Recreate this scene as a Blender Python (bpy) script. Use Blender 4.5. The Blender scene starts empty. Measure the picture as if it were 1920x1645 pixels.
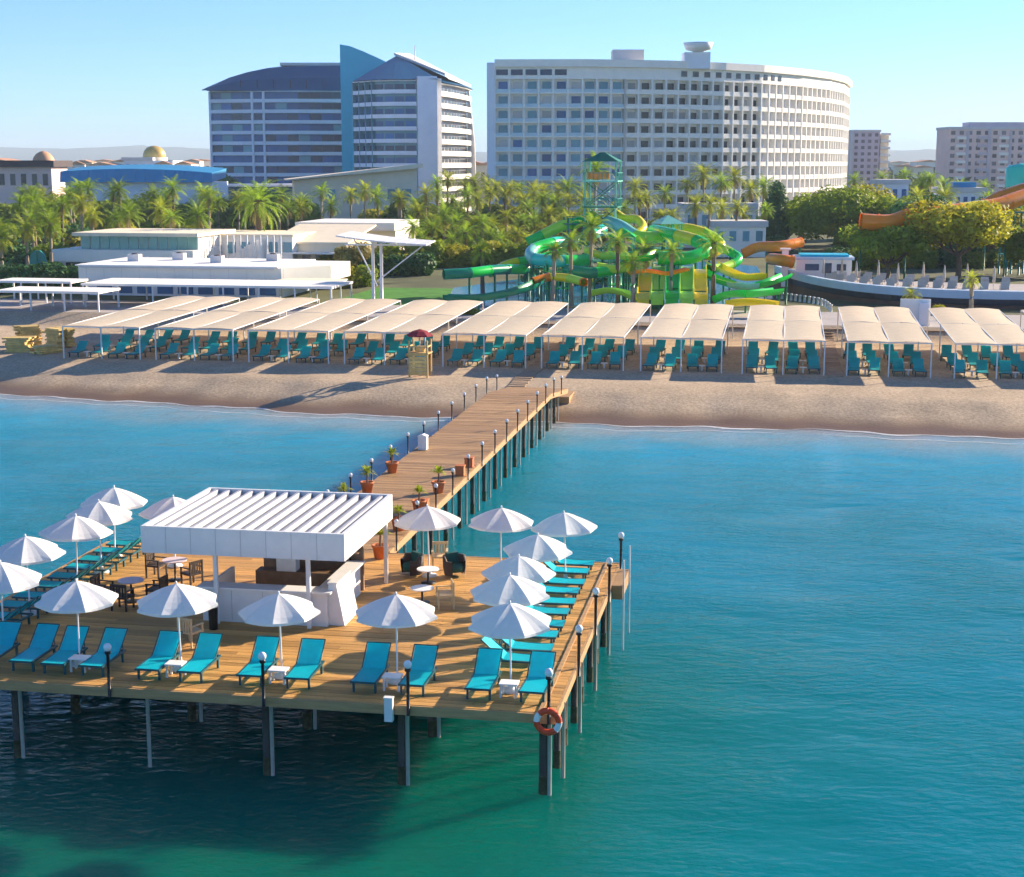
import bpy, math, random
from mathutils import Vector, Matrix, noise

R = math.radians
rnd = random.Random(7)
scene = bpy.context.scene
col = scene.collection

# ------------------------------------------------------------------ camera
cam_d = bpy.data.cameras.new('camera')
cam = bpy.data.objects.new('camera', cam_d)
col.objects.link(cam)
cam.location = (0, 0, 16.3)
cam.rotation_euler = (R(90) - math.atan(517.5 / 2900), 0, 0)
cam_d.sensor_width = 36
cam_d.lens = 36 * 2900 / 1920
cam_d.clip_start = 0.5
cam_d.clip_end = 40000
scene.camera = cam

# ------------------------------------------------------------------ sky, sun, exposure
SUN_AZ, SUN_EL = 56, 20            # degrees right of the view direction, above the horizon
world = bpy.data.worlds.new('World')
scene.world = world
world.use_nodes = True
wn = world.node_tree
wn.nodes.clear()
sky = wn.nodes.new('ShaderNodeTexSky')
sky.sky_type = 'NISHITA'
sky.sun_disc = False
sky.sun_elevation = R(SUN_EL)
sky.sun_rotation = R(SUN_AZ)
sky.altitude = 0
sky.air_density = 0.72
sky.dust_density = 0.15
sky.ozone_density = 7.0
bg = wn.nodes.new('ShaderNodeBackground')
bg.inputs['Strength'].default_value = 0.07
wo = wn.nodes.new('ShaderNodeOutputWorld')
wn.links.new(sky.outputs[0], bg.inputs[0])
wn.links.new(bg.outputs[0], wo.inputs[0])

sun_d = bpy.data.lights.new('sun', 'SUN')
sun_d.energy = 3.8
sun_d.angle = R(0.5)
sun_d.color = (1.0, 0.83, 0.62)
sun = bpy.data.objects.new('sun', sun_d)
col.objects.link(sun)
sun_dir = Vector((math.sin(R(SUN_AZ)) * math.cos(R(SUN_EL)), math.cos(R(SUN_AZ)) * math.cos(R(SUN_EL)), math.sin(R(SUN_EL))))
sun.rotation_euler = sun_dir.to_track_quat('Z', 'Y').to_euler()

scene.view_settings.view_transform = 'Standard'
scene.view_settings.look = 'None'
scene.view_settings.gamma = 1.0
scene.view_settings.use_curve_mapping = False
scene.view_settings.exposure = 1.68
scene.cycles.use_denoising = True
scene.cycles.use_adaptive_sampling = True
scene.cycles.adaptive_threshold = 0.03
scene.cycles.max_bounces = 6
scene.cycles.diffuse_bounces = 3
scene.cycles.glossy_bounces = 3
scene.cycles.transmission_bounces = 3
scene.cycles.transparent_max_bounces = 8
scene.cycles.volume_bounces = 0
scene.cycles.caustics_reflective = False
scene.cycles.caustics_refractive = False

# ------------------------------------------------------------------ the pier frame: u along the sea front, v inland
YAW = R(-10)
CU, SU = math.cos(YAW), math.sin(YAW)
OX, OY = 1.15, 38.4
def W(u, v, z=0.0):
    return (OX + u * CU - v * SU, OY + u * SU + v * CU, z)

# ------------------------------------------------------------------ materials
MATS = {}
def M(name, c, rough=0.6, var=0.12, scale=1.5, bump=0.0, bscale=20, spec=0.35, metal=0.0, trans=0.0, objvar=0.0, stretch=None, c2=None):
    m = bpy.data.materials.new(name)
    m.use_nodes = True
    nt = m.node_tree
    N, L = nt.nodes, nt.links
    b = N['Principled BSDF']
    out = N['Material Output']
    b.inputs['Roughness'].default_value = rough
    b.inputs['Specular IOR Level'].default_value = spec
    b.inputs['Metallic'].default_value = metal
    tc = N.new('ShaderNodeTexCoord')
    vec = tc.outputs['Object']
    if stretch:
        mp = N.new('ShaderNodeMapping')
        mp.inputs['Scale'].default_value = stretch
        L.new(vec, mp.inputs[0])
        vec = mp.outputs[0]
    nz = N.new('ShaderNodeTexNoise')
    nz.inputs['Scale'].default_value = scale
    nz.inputs['Detail'].default_value = 6
    nz.inputs['Roughness'].default_value = 0.65
    L.new(vec, nz.inputs['Vector'])
    rp = N.new('ShaderNodeValToRGB')
    rp.color_ramp.elements[0].position = 0.3
    rp.color_ramp.elements[1].position = 0.7
    lo = tuple(x * (1 - var) for x in c)
    hi = tuple(min(1, x * (1 + var)) for x in (c2 or c))
    rp.color_ramp.elements[0].color = (*lo, 1)
    rp.color_ramp.elements[1].color = (*hi, 1)
    L.new(nz.outputs['Fac'], rp.inputs[0])
    colr = rp.outputs[0]
    if objvar:
        oi = N.new('ShaderNodeObjectInfo')
        mr = N.new('ShaderNodeMapRange')
        mr.inputs['To Min'].default_value = 1 - objvar
        mr.inputs['To Max'].default_value = 1 + objvar
        L.new(oi.outputs['Random'], mr.inputs[0])
        mx = N.new('ShaderNodeMix')
        mx.data_type = 'RGBA'
        mx.blend_type = 'MULTIPLY'
        mx.inputs[0].default_value = 1
        L.new(colr, mx.inputs[6])
        L.new(mr.outputs[0], mx.inputs[7])
        colr = mx.outputs[2]
    L.new(colr, b.inputs['Base Color'])
    if bump:
        n2 = N.new('ShaderNodeTexNoise')
        n2.inputs['Scale'].default_value = bscale
        n2.inputs['Detail'].default_value = 4
        L.new(vec, n2.inputs['Vector'])
        bp = N.new('ShaderNodeBump')
        bp.inputs['Strength'].default_value = bump
        bp.inputs['Distance'].default_value = 0.05
        L.new(n2.outputs['Fac'], bp.inputs['Height'])
        L.new(bp.outputs[0], b.inputs['Normal'])
    if trans:
        t = N.new('ShaderNodeBsdfTranslucent')
        L.new(colr, t.inputs[0])
        mix = N.new('ShaderNodeMixShader')
        mix.inputs[0].default_value = trans
        L.new(b.outputs[0], mix.inputs[1])
        L.new(t.outputs[0], mix.inputs[2])
        L.new(mix.outputs[0], out.inputs[0])
    MATS[name] = m
    return m

M('white_paint', (.80, .79, .77), .45, .05, 2, objvar=.03)
M('white_steel', (.78, .78, .78), .35, .06, 4)
M('canvas_white', (.90, .90, .90), .8, .04, 6, trans=.3)
M('shade_cloth', (.80, .67, .49), .85, .08, 1.2, trans=.22, objvar=.06)
M('plank_wood', (.50, .255, .068), .6, .25, 1.2, bump=.3, bscale=6, spec=.3, objvar=.28, stretch=(.6, 9, 9), c2=(.60, .325, .095))
M('beam_wood', (.33, .19, .085), .65, .25, 1.5, bump=.3, bscale=5)
M('grey_wood', (.36, .25, .16), .7, .22, 1.5, bump=.3, stretch=(1, 6, 6))
M('dark_wood', (.20, .12, .07), .55, .25, 3)
M('rattan_dark', (.055, .035, .028), .6, .3, 25, bump=.4, bscale=60)
M('cream_wood', (.62, .46, .26), .6, .12, 5)
M('pile_concrete', (.07, .062, .05), .8, .25, 2.5, bump=.4, bscale=9)
M('pile_weed', (.075, .065, .03), .85, .4, 7, bump=.6, bscale=20)
M('black_steel', (.02, .02, .022), .4, .2, 6)
M('globe_glass', (.85, .85, .85), .15, .03, 5, spec=.5)
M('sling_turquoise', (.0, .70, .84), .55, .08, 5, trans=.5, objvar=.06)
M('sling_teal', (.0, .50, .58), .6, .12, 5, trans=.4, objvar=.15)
M('lounger_frame', (.012, .09, .11), .4, .2, 8)
M('dark_teal_cushion', (.008, .07, .065), .8, .2, 8, bump=.2)
M('ring_red', (.75, .07, .02), .4, .08, 8)
M('ring_white', (.8, .8, .78), .4, .05, 8)
M('terracotta', (.55, .17, .06), .75, .15, 6)
M('leaf_lime', (.36, .42, .03), .6, .3, 3, trans=.4)
M('louvre', (.50, .49, .50), .4, .05, 4)
M('roof_sheet', (.30, .31, .34), .45, .06, 2)
M('shelf_brown', (.34, .21, .13), .6, .3, 3)
M('tower_timber', (.62, .42, .16), .65, .15, 3)
M('red_canvas', (.32, .03, .05), .8, .15, 4, trans=.2)
M('pale_timber', (.72, .50, .17), .65, .2, 2, objvar=.2)
M('render_cream', (.92, .79, .58), .8, .06, .6)
M('render_white', (.95, .90, .82), .75, .05, .5)
M('render_pale', (.82, .85, .92), .7, .05, .3)
M('glass_green', (.22, .42, .36), .12, .1, .7, spec=.6)
M('glass_dark', (.008, .035, .10), .25, .3, .25, spec=.6, objvar=.4)
M('glass_blue', (.015, .11, .30), .3, .25, .2, spec=.6, objvar=.35)
M('glass_aqua', (.12, .32, .40), .25, .15, .2, spec=.6, objvar=.2)
M('curtain_pale', (.55, .53, .50), .6, .15, .4, objvar=.3)
M('window_warm', (.22, .17, .17), .3, .3, .4, objvar=.4)
M('rail_glass', (.50, .66, .72), .2, .1, .3, spec=.5)
M('pole_pale', (.46, .43, .36), .5, .15, 3)
M('window_grey', (.05, .05, .055), .2, .4, .4, spec=.5, objvar=.6)
M('fin_teal', (.0, .50, .66), .35, .06, .15)
M('roof_navy', (.006, .095, .21), .4, .1, .3)
M('roof_blue', (.03, .27, .52), .45, .1, .2)
M('roof_dark', (.07, .05, .055), .7, .15, .5)
M('gold', (.75, .48, .12), .35, .15, .6, metal=.3)
M('orange_dome', (.62, .33, .18), .6, .1, .6)
M('flat_pink', (.84, .62, .55), .8, .12, .15)
M('flat_mauve', (.66, .55, .58), .8, .12, .15)
M('flat_grey', (.66, .63, .62), .8, .12, .15)
M('slide_teal', (.04, .66, .48), .22, .06, .8, spec=.5)
M('slide_mint', (.25, .62, .50), .25, .06, .8, spec=.5)
M('slide_green', (.015, .60, .07), .22, .06, .8, spec=.5)
M('slide_darkgreen', (.005, .24, .12), .25, .1, .8, spec=.5)
M('slide_lime', (.50, .80, .05), .25, .06, .8, spec=.5)
M('slide_yellow', (.95, .75, .005), .25, .05, .8, spec=.5)
M('slide_orange', (.95, .27, .01), .25, .08, .8, spec=.5)
M('steel_green', (.02, .20, .10), .45, .15, 2)
M('steel_teal', (.03, .28, .24), .45, .15, 2)
M('hull_pale', (.55, .64, .74), .45, .06, .6)
M('hull_navy', (.008, .012, .03), .35, .2, .6)
M('wall_brown', (.16, .09, .07), .85, .2, .8)
M('lounger_beige', (.60, .50, .40), .8, .1, 3, objvar=.15)
M('pool_blue', (.03, .30, .55), .08, .15, 1.0, bump=.4, bscale=4, spec=.5)
M('paving', (.42, .38, .36), .8, .12, .8)
M('lawn', (.06, .22, .012), .9, .35, .6, bump=.6, bscale=9)
M('trunk_bark', (.17, .12, .08), .9, .3, 3, bump=.6, bscale=9)
M('trunk_pale', (.36, .28, .19), .9, .25, 3, bump=.6, bscale=9)
M('palm_green', (.27, .40, .03), .55, .35, .7, trans=.5, objvar=.25)
M('palm_gold', (.37, .42, .03), .55, .35, .7, trans=.5, objvar=.25)
M('palm_dry', (.34, .27, .07), .8, .3, .7, trans=.2, objvar=.2)
M('leaf_mid', (.25, .33, .022), .6, .4, .5, trans=.48, objvar=.15)
M('leaf_yellow', (.43, .41, .02), .6, .4, .5, trans=.48, objvar=.15)
M('leaf_dark', (.07, .18, .04), .6, .4, .5, trans=.2, objvar=.15)
M('leaf_far', (.06, .085, .03), .8, .4, .05, trans=.2)

# ------------------------------------------------------------------ mesh helpers
class MB:
    """collects faces, then links them as ONE mesh object"""
    def __init__(self):
        self.v, self.f, self.mi, self.sm = [], [], [], []
    def face(self, pts, mi=0, smooth=False):
        n = len(self.v)
        self.v += [tuple(p) for p in pts]
        self.f.append(tuple(range(n, n + len(pts))))
        self.mi.append(mi)
        self.sm.append(smooth)
    def grid(self, rows, mi=0, smooth=True, closed=False):
        n = len(self.v)
        w = len(rows[0])
        for r in rows:
            self.v += [tuple(p) for p in r]
        for i in range(len(rows) - 1):
            for j in range(w if closed else w - 1):
                a, b = n + i * w + j, n + i * w + (j + 1) % w
                self.f.append((a, b, b + w, a + w))
                self.mi.append(mi)
                self.sm.append(smooth)
        return n
    def box(self, x0, x1, y0, y1, z0, z1, mi=0, rot=0, at=(0, 0, 0)):
        c, s = math.cos(rot), math.sin(rot)
        P = []
        for z in (z0, z1):
            for x, y in ((x0, y0), (x1, y0), (x1, y1), (x0, y1)):
                P.append((at[0] + x * c - y * s, at[1] + x * s + y * c, at[2] + z))
        n = len(self.v)
        self.v += P
        for f in ((3, 2, 1, 0), (4, 5, 6, 7), (0, 1, 5, 4), (1, 2, 6, 5), (2, 3, 7, 6), (3, 0, 4, 7)):
            self.f.append(tuple(n + k for k in f))
            self.mi.append(mi)
            self.sm.append(False)
        return self
    def prism(self, poly, d, mi=0):
        """poly: 3D points of one face, d: extrusion vector"""
        n = len(self.v)
        k = len(poly)
        self.v += [tuple(p) for p in poly] + [tuple(Vector(p) + Vector(d)) for p in poly]
        self.f.append(tuple(range(n, n + k)))
        self.f.append(tuple(range(n + 2 * k - 1, n + k - 1, -1)))
        for i in range(k):
            j = (i + 1) % k
            self.f.append((n + j, n + i, n + k + i, n + k + j))
        self.mi += [mi] * (k + 2)
        self.sm += [False] * (k + 2)
        return self
    def tube(self, pts, r, seg=8, mi=0, caps=True, smooth=True):
        pts = [Vector(p) for p in pts]
        rr = r if isinstance(r, (list, tuple)) else [r] * len(pts)
        rows = []
        for i, p in enumerate(pts):
            t = (pts[min(i + 1, len(pts) - 1)] - pts[max(i - 1, 0)]).normalized()
            a = t.cross(Vector((0, 0, 1)))
            if a.length < 1e-3:
                a = Vector((1, 0, 0))
            a.normalize()
            b = t.cross(a)
            rows.append([p + rr[i] * (a * math.cos(2 * math.pi * k / seg) + b * math.sin(2 * math.pi * k / seg)) for k in range(seg)])
        n = self.grid(rows, mi, smooth, True)
        if caps:
            self.f.append(tuple(n + k for k in range(seg)))
            m = n + (len(rows) - 1) * seg
            self.f.append(tuple(m + k for k in reversed(range(seg))))
            self.mi += [mi, mi]
            self.sm += [False, False]
        return self
    def lathe(self, prof, seg=12, mi=0, at=(0, 0, 0), smooth=True):
        rows = [[(at[0] + r * math.cos(2 * math.pi * k / seg), at[1] + r * math.sin(2 * math.pi * k / seg), at[2] + z) for k in range(seg)] for r, z in prof]
        self.grid(rows, mi, smooth, True)
        return self
    def build(self, name, mats, parent=None, loc=None, rotz=0.0):
        o = bpy.data.objects.new(name, self.mesh(name, mats))
        col.objects.link(o)
        if parent is not None:
            o.parent = parent
        if loc is not None:
            o.location = loc
        o.rotation_euler[2] = rotz
        return o
    def mesh(self, name, mats):
        me = bpy.data.meshes.new(name)
        me.from_pydata(self.v, [], self.f)
        if isinstance(mats, str):
            mats = [mats]
        for m in mats:
            me.materials.append(MATS[m])
        me.polygons.foreach_set('material_index', self.mi)
        me.polygons.foreach_set('use_smooth', self.sm)
        me.update()
        return me

def inst(name, me, parent=None, loc=(0, 0, 0), rotz=0.0, scale=(1, 1, 1)):
    o = bpy.data.objects.new(name, me)
    col.objects.link(o)
    o.parent = parent
    o.location = loc
    o.rotation_euler[2] = rotz
    o.scale = scale
    return o

def tag(o, label=None, cat=None, group=None, kind=None):
    if label: o['label'] = label
    if cat: o['category'] = cat
    if group: o['group'] = group
    if kind: o['kind'] = kind
    return o

def thing(name, label, cat, loc=(0, 0, 0), rotz=0.0, group=None):
    o = bpy.data.objects.new(name, None)
    o.empty_display_size = 0.2
    col.objects.link(o)
    o.location = loc
    o.rotation_euler[2] = rotz
    return tag(o, label, cat, group)

KIDS = {}
def kids(o):
    if o.name not in KIDS:
        KIDS[o.name] = list(o.children)
    return KIDS[o.name]
def copy_tree(o, parent=None):
    c = o.copy()
    col.objects.link(c)
    c.parent = parent
    for ch in kids(o):
        copy_tree(ch, c)
    return c
def place(proto, state, loc, rotz, label, group=None, scale=None):
    """first call moves the prototype itself, later calls copy it with its parts"""
    if state.get('n', 0) == 0:
        kids(proto)
        for ch in kids(proto):
            kids(ch)
        o = proto
    else:
        o = copy_tree(proto)
    state['n'] = state.get('n', 0) + 1
    o.location = loc
    o.rotation_euler[2] = rotz
    o['label'] = label
    if group: o['group'] = group
    if scale: o.scale = (scale, scale, scale)
    return o

_o = ['first', 'second', 'third', 'fourth', 'fifth', 'sixth', 'seventh', 'eighth', 'ninth', 'tenth', 'eleventh', 'twelfth', 'thirteenth', 'fourteenth', 'fifteenth', 'sixteenth', 'seventeenth', 'eighteenth', 'nineteenth']
_t = {20: 'twent', 30: 'thirt', 40: 'fort', 50: 'fift', 60: 'sixt', 70: 'sevent'}
_tens = {20: 'twenty', 30: 'thirty', 40: 'forty', 50: 'fifty', 60: 'sixty', 70: 'seventy'}
def ORD(i):
    """0-based ordinal in words"""
    n = i + 1
    if n < 20: return _o[n - 1]
    t = n // 10 * 10
    return _t[t] + 'ieth' if n == t else _tens[t] + '-' + _o[n - t - 1]

def smooth_path(pts, n=6):
    """Catmull-Rom through the points"""
    P = [Vector(p) for p in pts]
    P = [P[0] * 2 - P[1]] + P + [P[-1] * 2 - P[-2]]
    out = []
    for i in range(1, len(P) - 2):
        for k in range(n):
            t = k / n
            a, b, c, d = P[i - 1], P[i], P[i + 1], P[i + 2]
            out.append(0.5 * ((2 * b) + (c - a) * t + (2 * a - 5 * b + 4 * c - d) * t * t + (3 * b - a - 3 * c + d) * t ** 3))
    out.append(P[-2])
    return out

# ================================================================== SEA AND BEACH
SHORE = [(-420, 250), (-260, 152), (-160, 103), (-110, 84), (-75, 72), (-50, 63.8), (-35, 60.6), (-20, 58.6), (-8, 58.0), (6, 57.8), (20, 57.4), (50, 56.6), (120, 55), (320, 50)]
def shore(u):
    for (a, va), (b, vb) in zip(SHORE, SHORE[1:]):
        if a <= u <= b:
            t = (u - a) / (b - a)
            s = va + (vb - va) * t
            break
    else:
        s = SHORE[0][1] if u < SHORE[0][0] else SHORE[-1][1]
    return s + .35 * math.sin(u * .31) + .25 * math.sin(u * .83 + 1) + .15 * math.sin(u * 1.9)
def beach_z(u, v):
    d = v - shore(u)
    if d < 0: z = max(-2.6, d * .16)
    elif d < 2: z = d * .10
    elif d < 7: z = .20 + (d - 2) * .17
    elif d < 11: z = 1.05 + (d - 7) * .06
    else: z = 1.29
    if d > 0 and v < 97:
        z += .05 * noise.noise((u * .35, v * .5, 0)) + .03 * noise.noise((u * 1.1, v * 1.3, 3))
    if v > 97: z = z + (2.2 - z) * min(1, (v - 97) / 3)
    return z

def lin(a, b, n):
    return [a + (b - a) * i / (n - 1) for i in range(n)]

us = lin(-420, -80, 40) + lin(-79, 45, 140)[1:] + lin(48, 300, 30)
# ---- sea
vs = lin(-70, 0, 15) + lin(2, 90, 60) + lin(95, 260, 20)
mb = MB()
rows, shal, grn = [], [], []
def ss(a, b, x):
    t = max(0, min(1, (x - a) / (b - a)))
    return t * t * (3 - 2 * t)
for v in vs:
    rows.append([W(u, v, 0) for u in us])
    grn += [ss(12, -3, u) * ss(22, 1, v) for u in us]  # greener, darker water colour around and seaward of the platform
    shal += [math.exp(min(0, v - shore(u)) / 11.0) for u in us]
mb.grid(rows, smooth=True)
def sea_material():
    m = bpy.data.materials.new('sea_water')
    m.use_nodes = True
    N, L = m.node_tree.nodes, m.node_tree.links
    b = N['Principled BSDF']
    at = N.new('ShaderNodeAttribute')
    at.attribute_name = 'shallow'
    tc = N.new('ShaderNodeTexCoord')
    big = N.new('ShaderNodeTexNoise')
    big.inputs['Scale'].default_value = .045
    big.inputs['Detail'].default_value = 3
    L.new(tc.outputs['Object'], big.inputs['Vector'])
    deep = N.new('ShaderNodeValToRGB')
    deep.color_ramp.elements[0].position = .36
    deep.color_ramp.elements[1].position = .64
    deep.color_ramp.elements[0].color = (.0002, .160, .190, 1)
    deep.color_ramp.elements[1].color = (.0002, .200, .300, 1)
    L.new(big.outputs['Fac'], deep.inputs[0])
    gat = N.new('ShaderNodeAttribute')
    gat.attribute_name = 'greenish'
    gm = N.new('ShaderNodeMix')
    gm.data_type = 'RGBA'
    L.new(gat.outputs['Fac'], gm.inputs[0])
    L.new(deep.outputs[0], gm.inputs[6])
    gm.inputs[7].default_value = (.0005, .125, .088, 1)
    nz = N.new('ShaderNodeTexNoise')
    nz.inputs['Scale'].default_value = .18
    nz.inputs['Detail'].default_value = 5
    L.new(tc.outputs['Object'], nz.inputs['Vector'])
    ad = N.new('ShaderNodeMath')
    ad.operation = 'MULTIPLY_ADD'
    ad.inputs[1].default_value = .9
    ad.inputs[2].default_value = -.45
    L.new(nz.outputs['Fac'], ad.inputs[0])
    mu = N.new('ShaderNodeMath')
    mu.operation = 'MULTIPLY_ADD'
    L.new(ad.outputs[0], mu.inputs[0])
    L.new(at.outputs['Fac'], mu.inputs[1])
    L.new(at.outputs['Fac'], mu.inputs[2])
    rp = N.new('ShaderNodeValToRGB')
    e = rp.color_ramp.elements
    e[0].position = .45; e[0].color = (0, 0, 0, 1)
    e[1].position = 1.05; e[1].color = (1, 1, 1, 1)
    L.new(mu.outputs[0], rp.inputs[0])
    blu = N.new('ShaderNodeMix')
    blu.data_type = 'RGBA'
    bl_ = N.new('ShaderNodeMapRange')
    bl_.inputs['From Min'].default_value = .02
    bl_.inputs['From Max'].default_value = .42
    L.new(mu.outputs[0], bl_.inputs[0])
    L.new(bl_.outputs[0], blu.inputs[0])
    L.new(gm.outputs[2], blu.inputs[6])
    blu.inputs[7].default_value = (.006, .29, .43, 1)
    mx = N.new('ShaderNodeMix')
    mx.data_type = 'RGBA'
    L.new(rp.outputs[0], mx.inputs[0])
    L.new(blu.outputs[2], mx.inputs[6])
    mx.inputs[7].default_value = (.30, .37, .40, 1)
    L.new(mx.outputs[2], b.inputs['Base Color'])
    b.inputs['Roughness'].default_value = .1
    b.subsurface_method = 'BURLEY'
    b.inputs['Subsurface Weight'].default_value = 1.0
    b.inputs['Subsurface Radius'].default_value = (.5, 1.0, 1.0)
    b.inputs['Subsurface Scale'].default_value = 3.0
    b.inputs['IOR'].default_value = 1.17
    b.inputs['Specular IOR Level'].default_value = .5
    hs = None
    for sc, amp, st in ((.12, .8, (1, 1.7, 1)), (.8, .26, (1, 1.8, 1)), (2.6, .22, (1, 1.5, 1))):
        mp = N.new('ShaderNodeMapping')
        mp.inputs['Scale'].default_value = st
        mp.inputs['Rotation'].default_value = (0, 0, R(18))
        L.new(tc.outputs['Object'], mp.inputs[0])
        n = N.new('ShaderNodeTexNoise')
        n.inputs['Scale'].default_value = sc
        n.inputs['Detail'].default_value = 3
        L.new(mp.outputs[0], n.inputs['Vector'])
        k = N.new('ShaderNodeMath')
        k.operation = 'MULTIPLY_ADD'
        k.inputs[1].default_value = amp
        L.new(n.outputs['Fac'], k.inputs[0])
        if sc > .5:
            pm_ = N.new('ShaderNodeTexNoise')
            pm_.inputs['Scale'].default_value = .07 * sc
            pm_.inputs['Detail'].default_value = 2
            L.new(tc.outputs['Object'], pm_.inputs['Vector'])
            pr_ = N.new('ShaderNodeMapRange')
            pr_.inputs['From Min'].default_value = .35
            pr_.inputs['From Max'].default_value = .65
            pr_.inputs['To Min'].default_value = amp * .35
            pr_.inputs['To Max'].default_value = amp * 1.25
            L.new(pm_.outputs['Fac'], pr_.inputs[0])
            L.new(pr_.outputs[0], k.inputs[1])
        if hs is None: k.inputs[2].default_value = 0
        else: L.new(hs, k.inputs[2])
        hs = k.outputs[0]
    bp = N.new('ShaderNodeBump')
    bp.inputs['Strength'].default_value = 1
    bp.inputs['Distance'].default_value = .34
    L.new(hs, bp.inputs['Height'])
    L.new(bp.outputs[0], b.inputs['Normal'])
    MATS['sea_water'] = m
sea_material()
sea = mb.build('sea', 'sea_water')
a = sea.data.attributes.new('shallow', 'FLOAT', 'POINT')
a.data.foreach_set('value', shal)
a = sea.data.attributes.new('greenish', 'FLOAT', 'POINT')
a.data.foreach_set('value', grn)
tag(sea, 'turquoise sea water in front of the beach', 'sea', kind='structure')

# ---- beach
def sand_material():
    m = M('sand', (.50, .385, .265), .95, .16, .25, bump=.3, bscale=5, spec=.15)
    N, L = m.node_tree.nodes, m.node_tree.links
    b = N['Principled BSDF']
    src = b.inputs['Base Color'].links[0].from_socket
    b.inputs['Normal'].links[0].from_node.inputs['Distance'].default_value = .09
    fine = N.new('ShaderNodeTexNoise')
    fine.inputs['Scale'].default_value = 5
    fine.inputs['Detail'].default_value = 8
    tc = N.new('ShaderNodeTexCoord')
    L.new(tc.outputs['Object'], fine.inputs['Vector'])
    mr = N.new('ShaderNodeMapRange')
    mr.inputs['From Min'].default_value = .3
    mr.inputs['From Max'].default_value = .7
    mr.inputs['To Min'].default_value = .72
    mr.inputs['To Max'].default_value = 1.2
    L.new(fine.outputs['Fac'], mr.inputs[0])
    mm = N.new('ShaderNodeMix')
    mm.data_type = 'RGBA'
    mm.blend_type = 'MULTIPLY'
    mm.inputs[0].default_value = 1
    L.new(src, mm.inputs[6])
    L.new(mr.outputs[0], mm.inputs[7])
    at = N.new('ShaderNodeAttribute')
    at.attribute_name = 'wet'
    mx = N.new('ShaderNodeMix')
    mx.data_type = 'RGBA'
    L.new(at.outputs['Fac'], mx.inputs[0])
    L.new(mm.outputs[2], mx.inputs[6])
    mx.inputs[7].default_value = (.19, .115, .065, 1)
    L.new(mx.outputs[2], b.inputs['Base Color'])
    rr = N.new('ShaderNodeMapRange')
    rr.inputs['To Min'].default_value = .95
    rr.inputs['To Max'].default_value = .45
    L.new(at.outputs['Fac'], rr.inputs[0])
    L.new(rr.outputs[0], b.inputs['Roughness'])
sand_material()
offs = [-14, -10, -6, -4, -2.5, -1.2, -.4, 0, .4, .9, 1.4, 2, 2.6, 3.3, 4, 5, 6, 7, 8, 9.5, 11, 13]
mb = MB()
rows, wet = [], []
cols_ = []
for u in us:
    s = shore(u)
    line = [s + o for o in offs]
    last = line[-1]
    top = max(100.2, last + 1)
    line += [last + (97 - last) * t for t in (.25, .5, .75, 1)] if last < 96 else [last + .2, last + .4, last + .6, last + .8]
    line += [max(98, last + .85), max(99, last + .9), top]
    cols_.append([(u, v) for v in line])
for j in range(len(cols_[0])):
    r = []
    for c in cols_:
        u, v = c[j]
        r.append(W(u, v, beach_z(u, v)))
        d = v - shore(u) - .9 * noise.noise((u * .12, 0, 5)) - .5 * noise.noise((u * .5, 0, 9))
        wet.append(max(0, min(1, (3.9 - d) / 2.4)))
    rows.append(r)
mb.grid(rows, smooth=True)
beach = mb.build('beach', 'sand')
a = beach.data.attributes.new('wet', 'FLOAT', 'POINT')
a.data.foreach_set('value', wet)
tag(beach, 'tan sandy beach with a wet darker edge along the water', 'beach', kind='structure')

# ---- thin foam at the water's edge
def foam_strip(u0, u1, off, wid, seed):
    mb = MB()
    a_, b_ = [], []
    n = int((u1 - u0) / .4)
    for i in range(n + 1):
        u = u0 + (u1 - u0) * i / n
        w = wid * max(0.0, .55 + 1.1 * noise.noise((u * .22, seed, 0)) + .35 * noise.noise((u * 1.3, seed, 2)))
        o = off + .5 * noise.noise((u * .15, seed, 7))
        v = shore(u) + o
        a_.append(W(u, v - w, .022))
        b_.append(W(u, v + .12 * w, max(.03, beach_z(u, v + .12 * w) + .015)))
    mb.grid([a_, b_])
    return mb
M('foam', (.52, .55, .58), .8, .2, 2)
f = foam_strip(-130, 60, .05, .34, 1)
g = foam_strip(-130, 60, -1.6, .14, 4)
n0 = len(f.v)
f.v += g.v
f.f += [tuple(i + n0 for i in q) for q in g.f]
f.mi += g.mi
f.sm += g.sm
tag(f.build('sea_foam', 'foam'), 'thin white foam where the sea meets the sand', 'foam', kind='stuff')

# ---- inland ground, promenade, lawn
def ground_material():
    M('garden_ground', (.07, .085, .028), .95, .45, .06, bump=.6, bscale=2, c2=(.11, .115, .045))
ground_material()
mb = MB()
vs_, us_ = [100.2, 130, 170, 260, 450, 900, 2500, 10500], lin(-7000, 7000, 15)
mb.grid([[W(u, v, 2.2) for u in us_] for v in vs_])
tag(mb.build('garden_ground', 'garden_ground'), 'green and earthy ground inland of the beach', 'ground', kind='structure')
mb = MB()
mb.grid([[W(u, v, 2.204) for u in lin(-120, 120, 9)] for v in (100.3, 113)])
tag(mb.build('promenade', 'paving'), 'pale grey paved promenade behind the beach shades', 'promenade', kind='structure')

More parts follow.
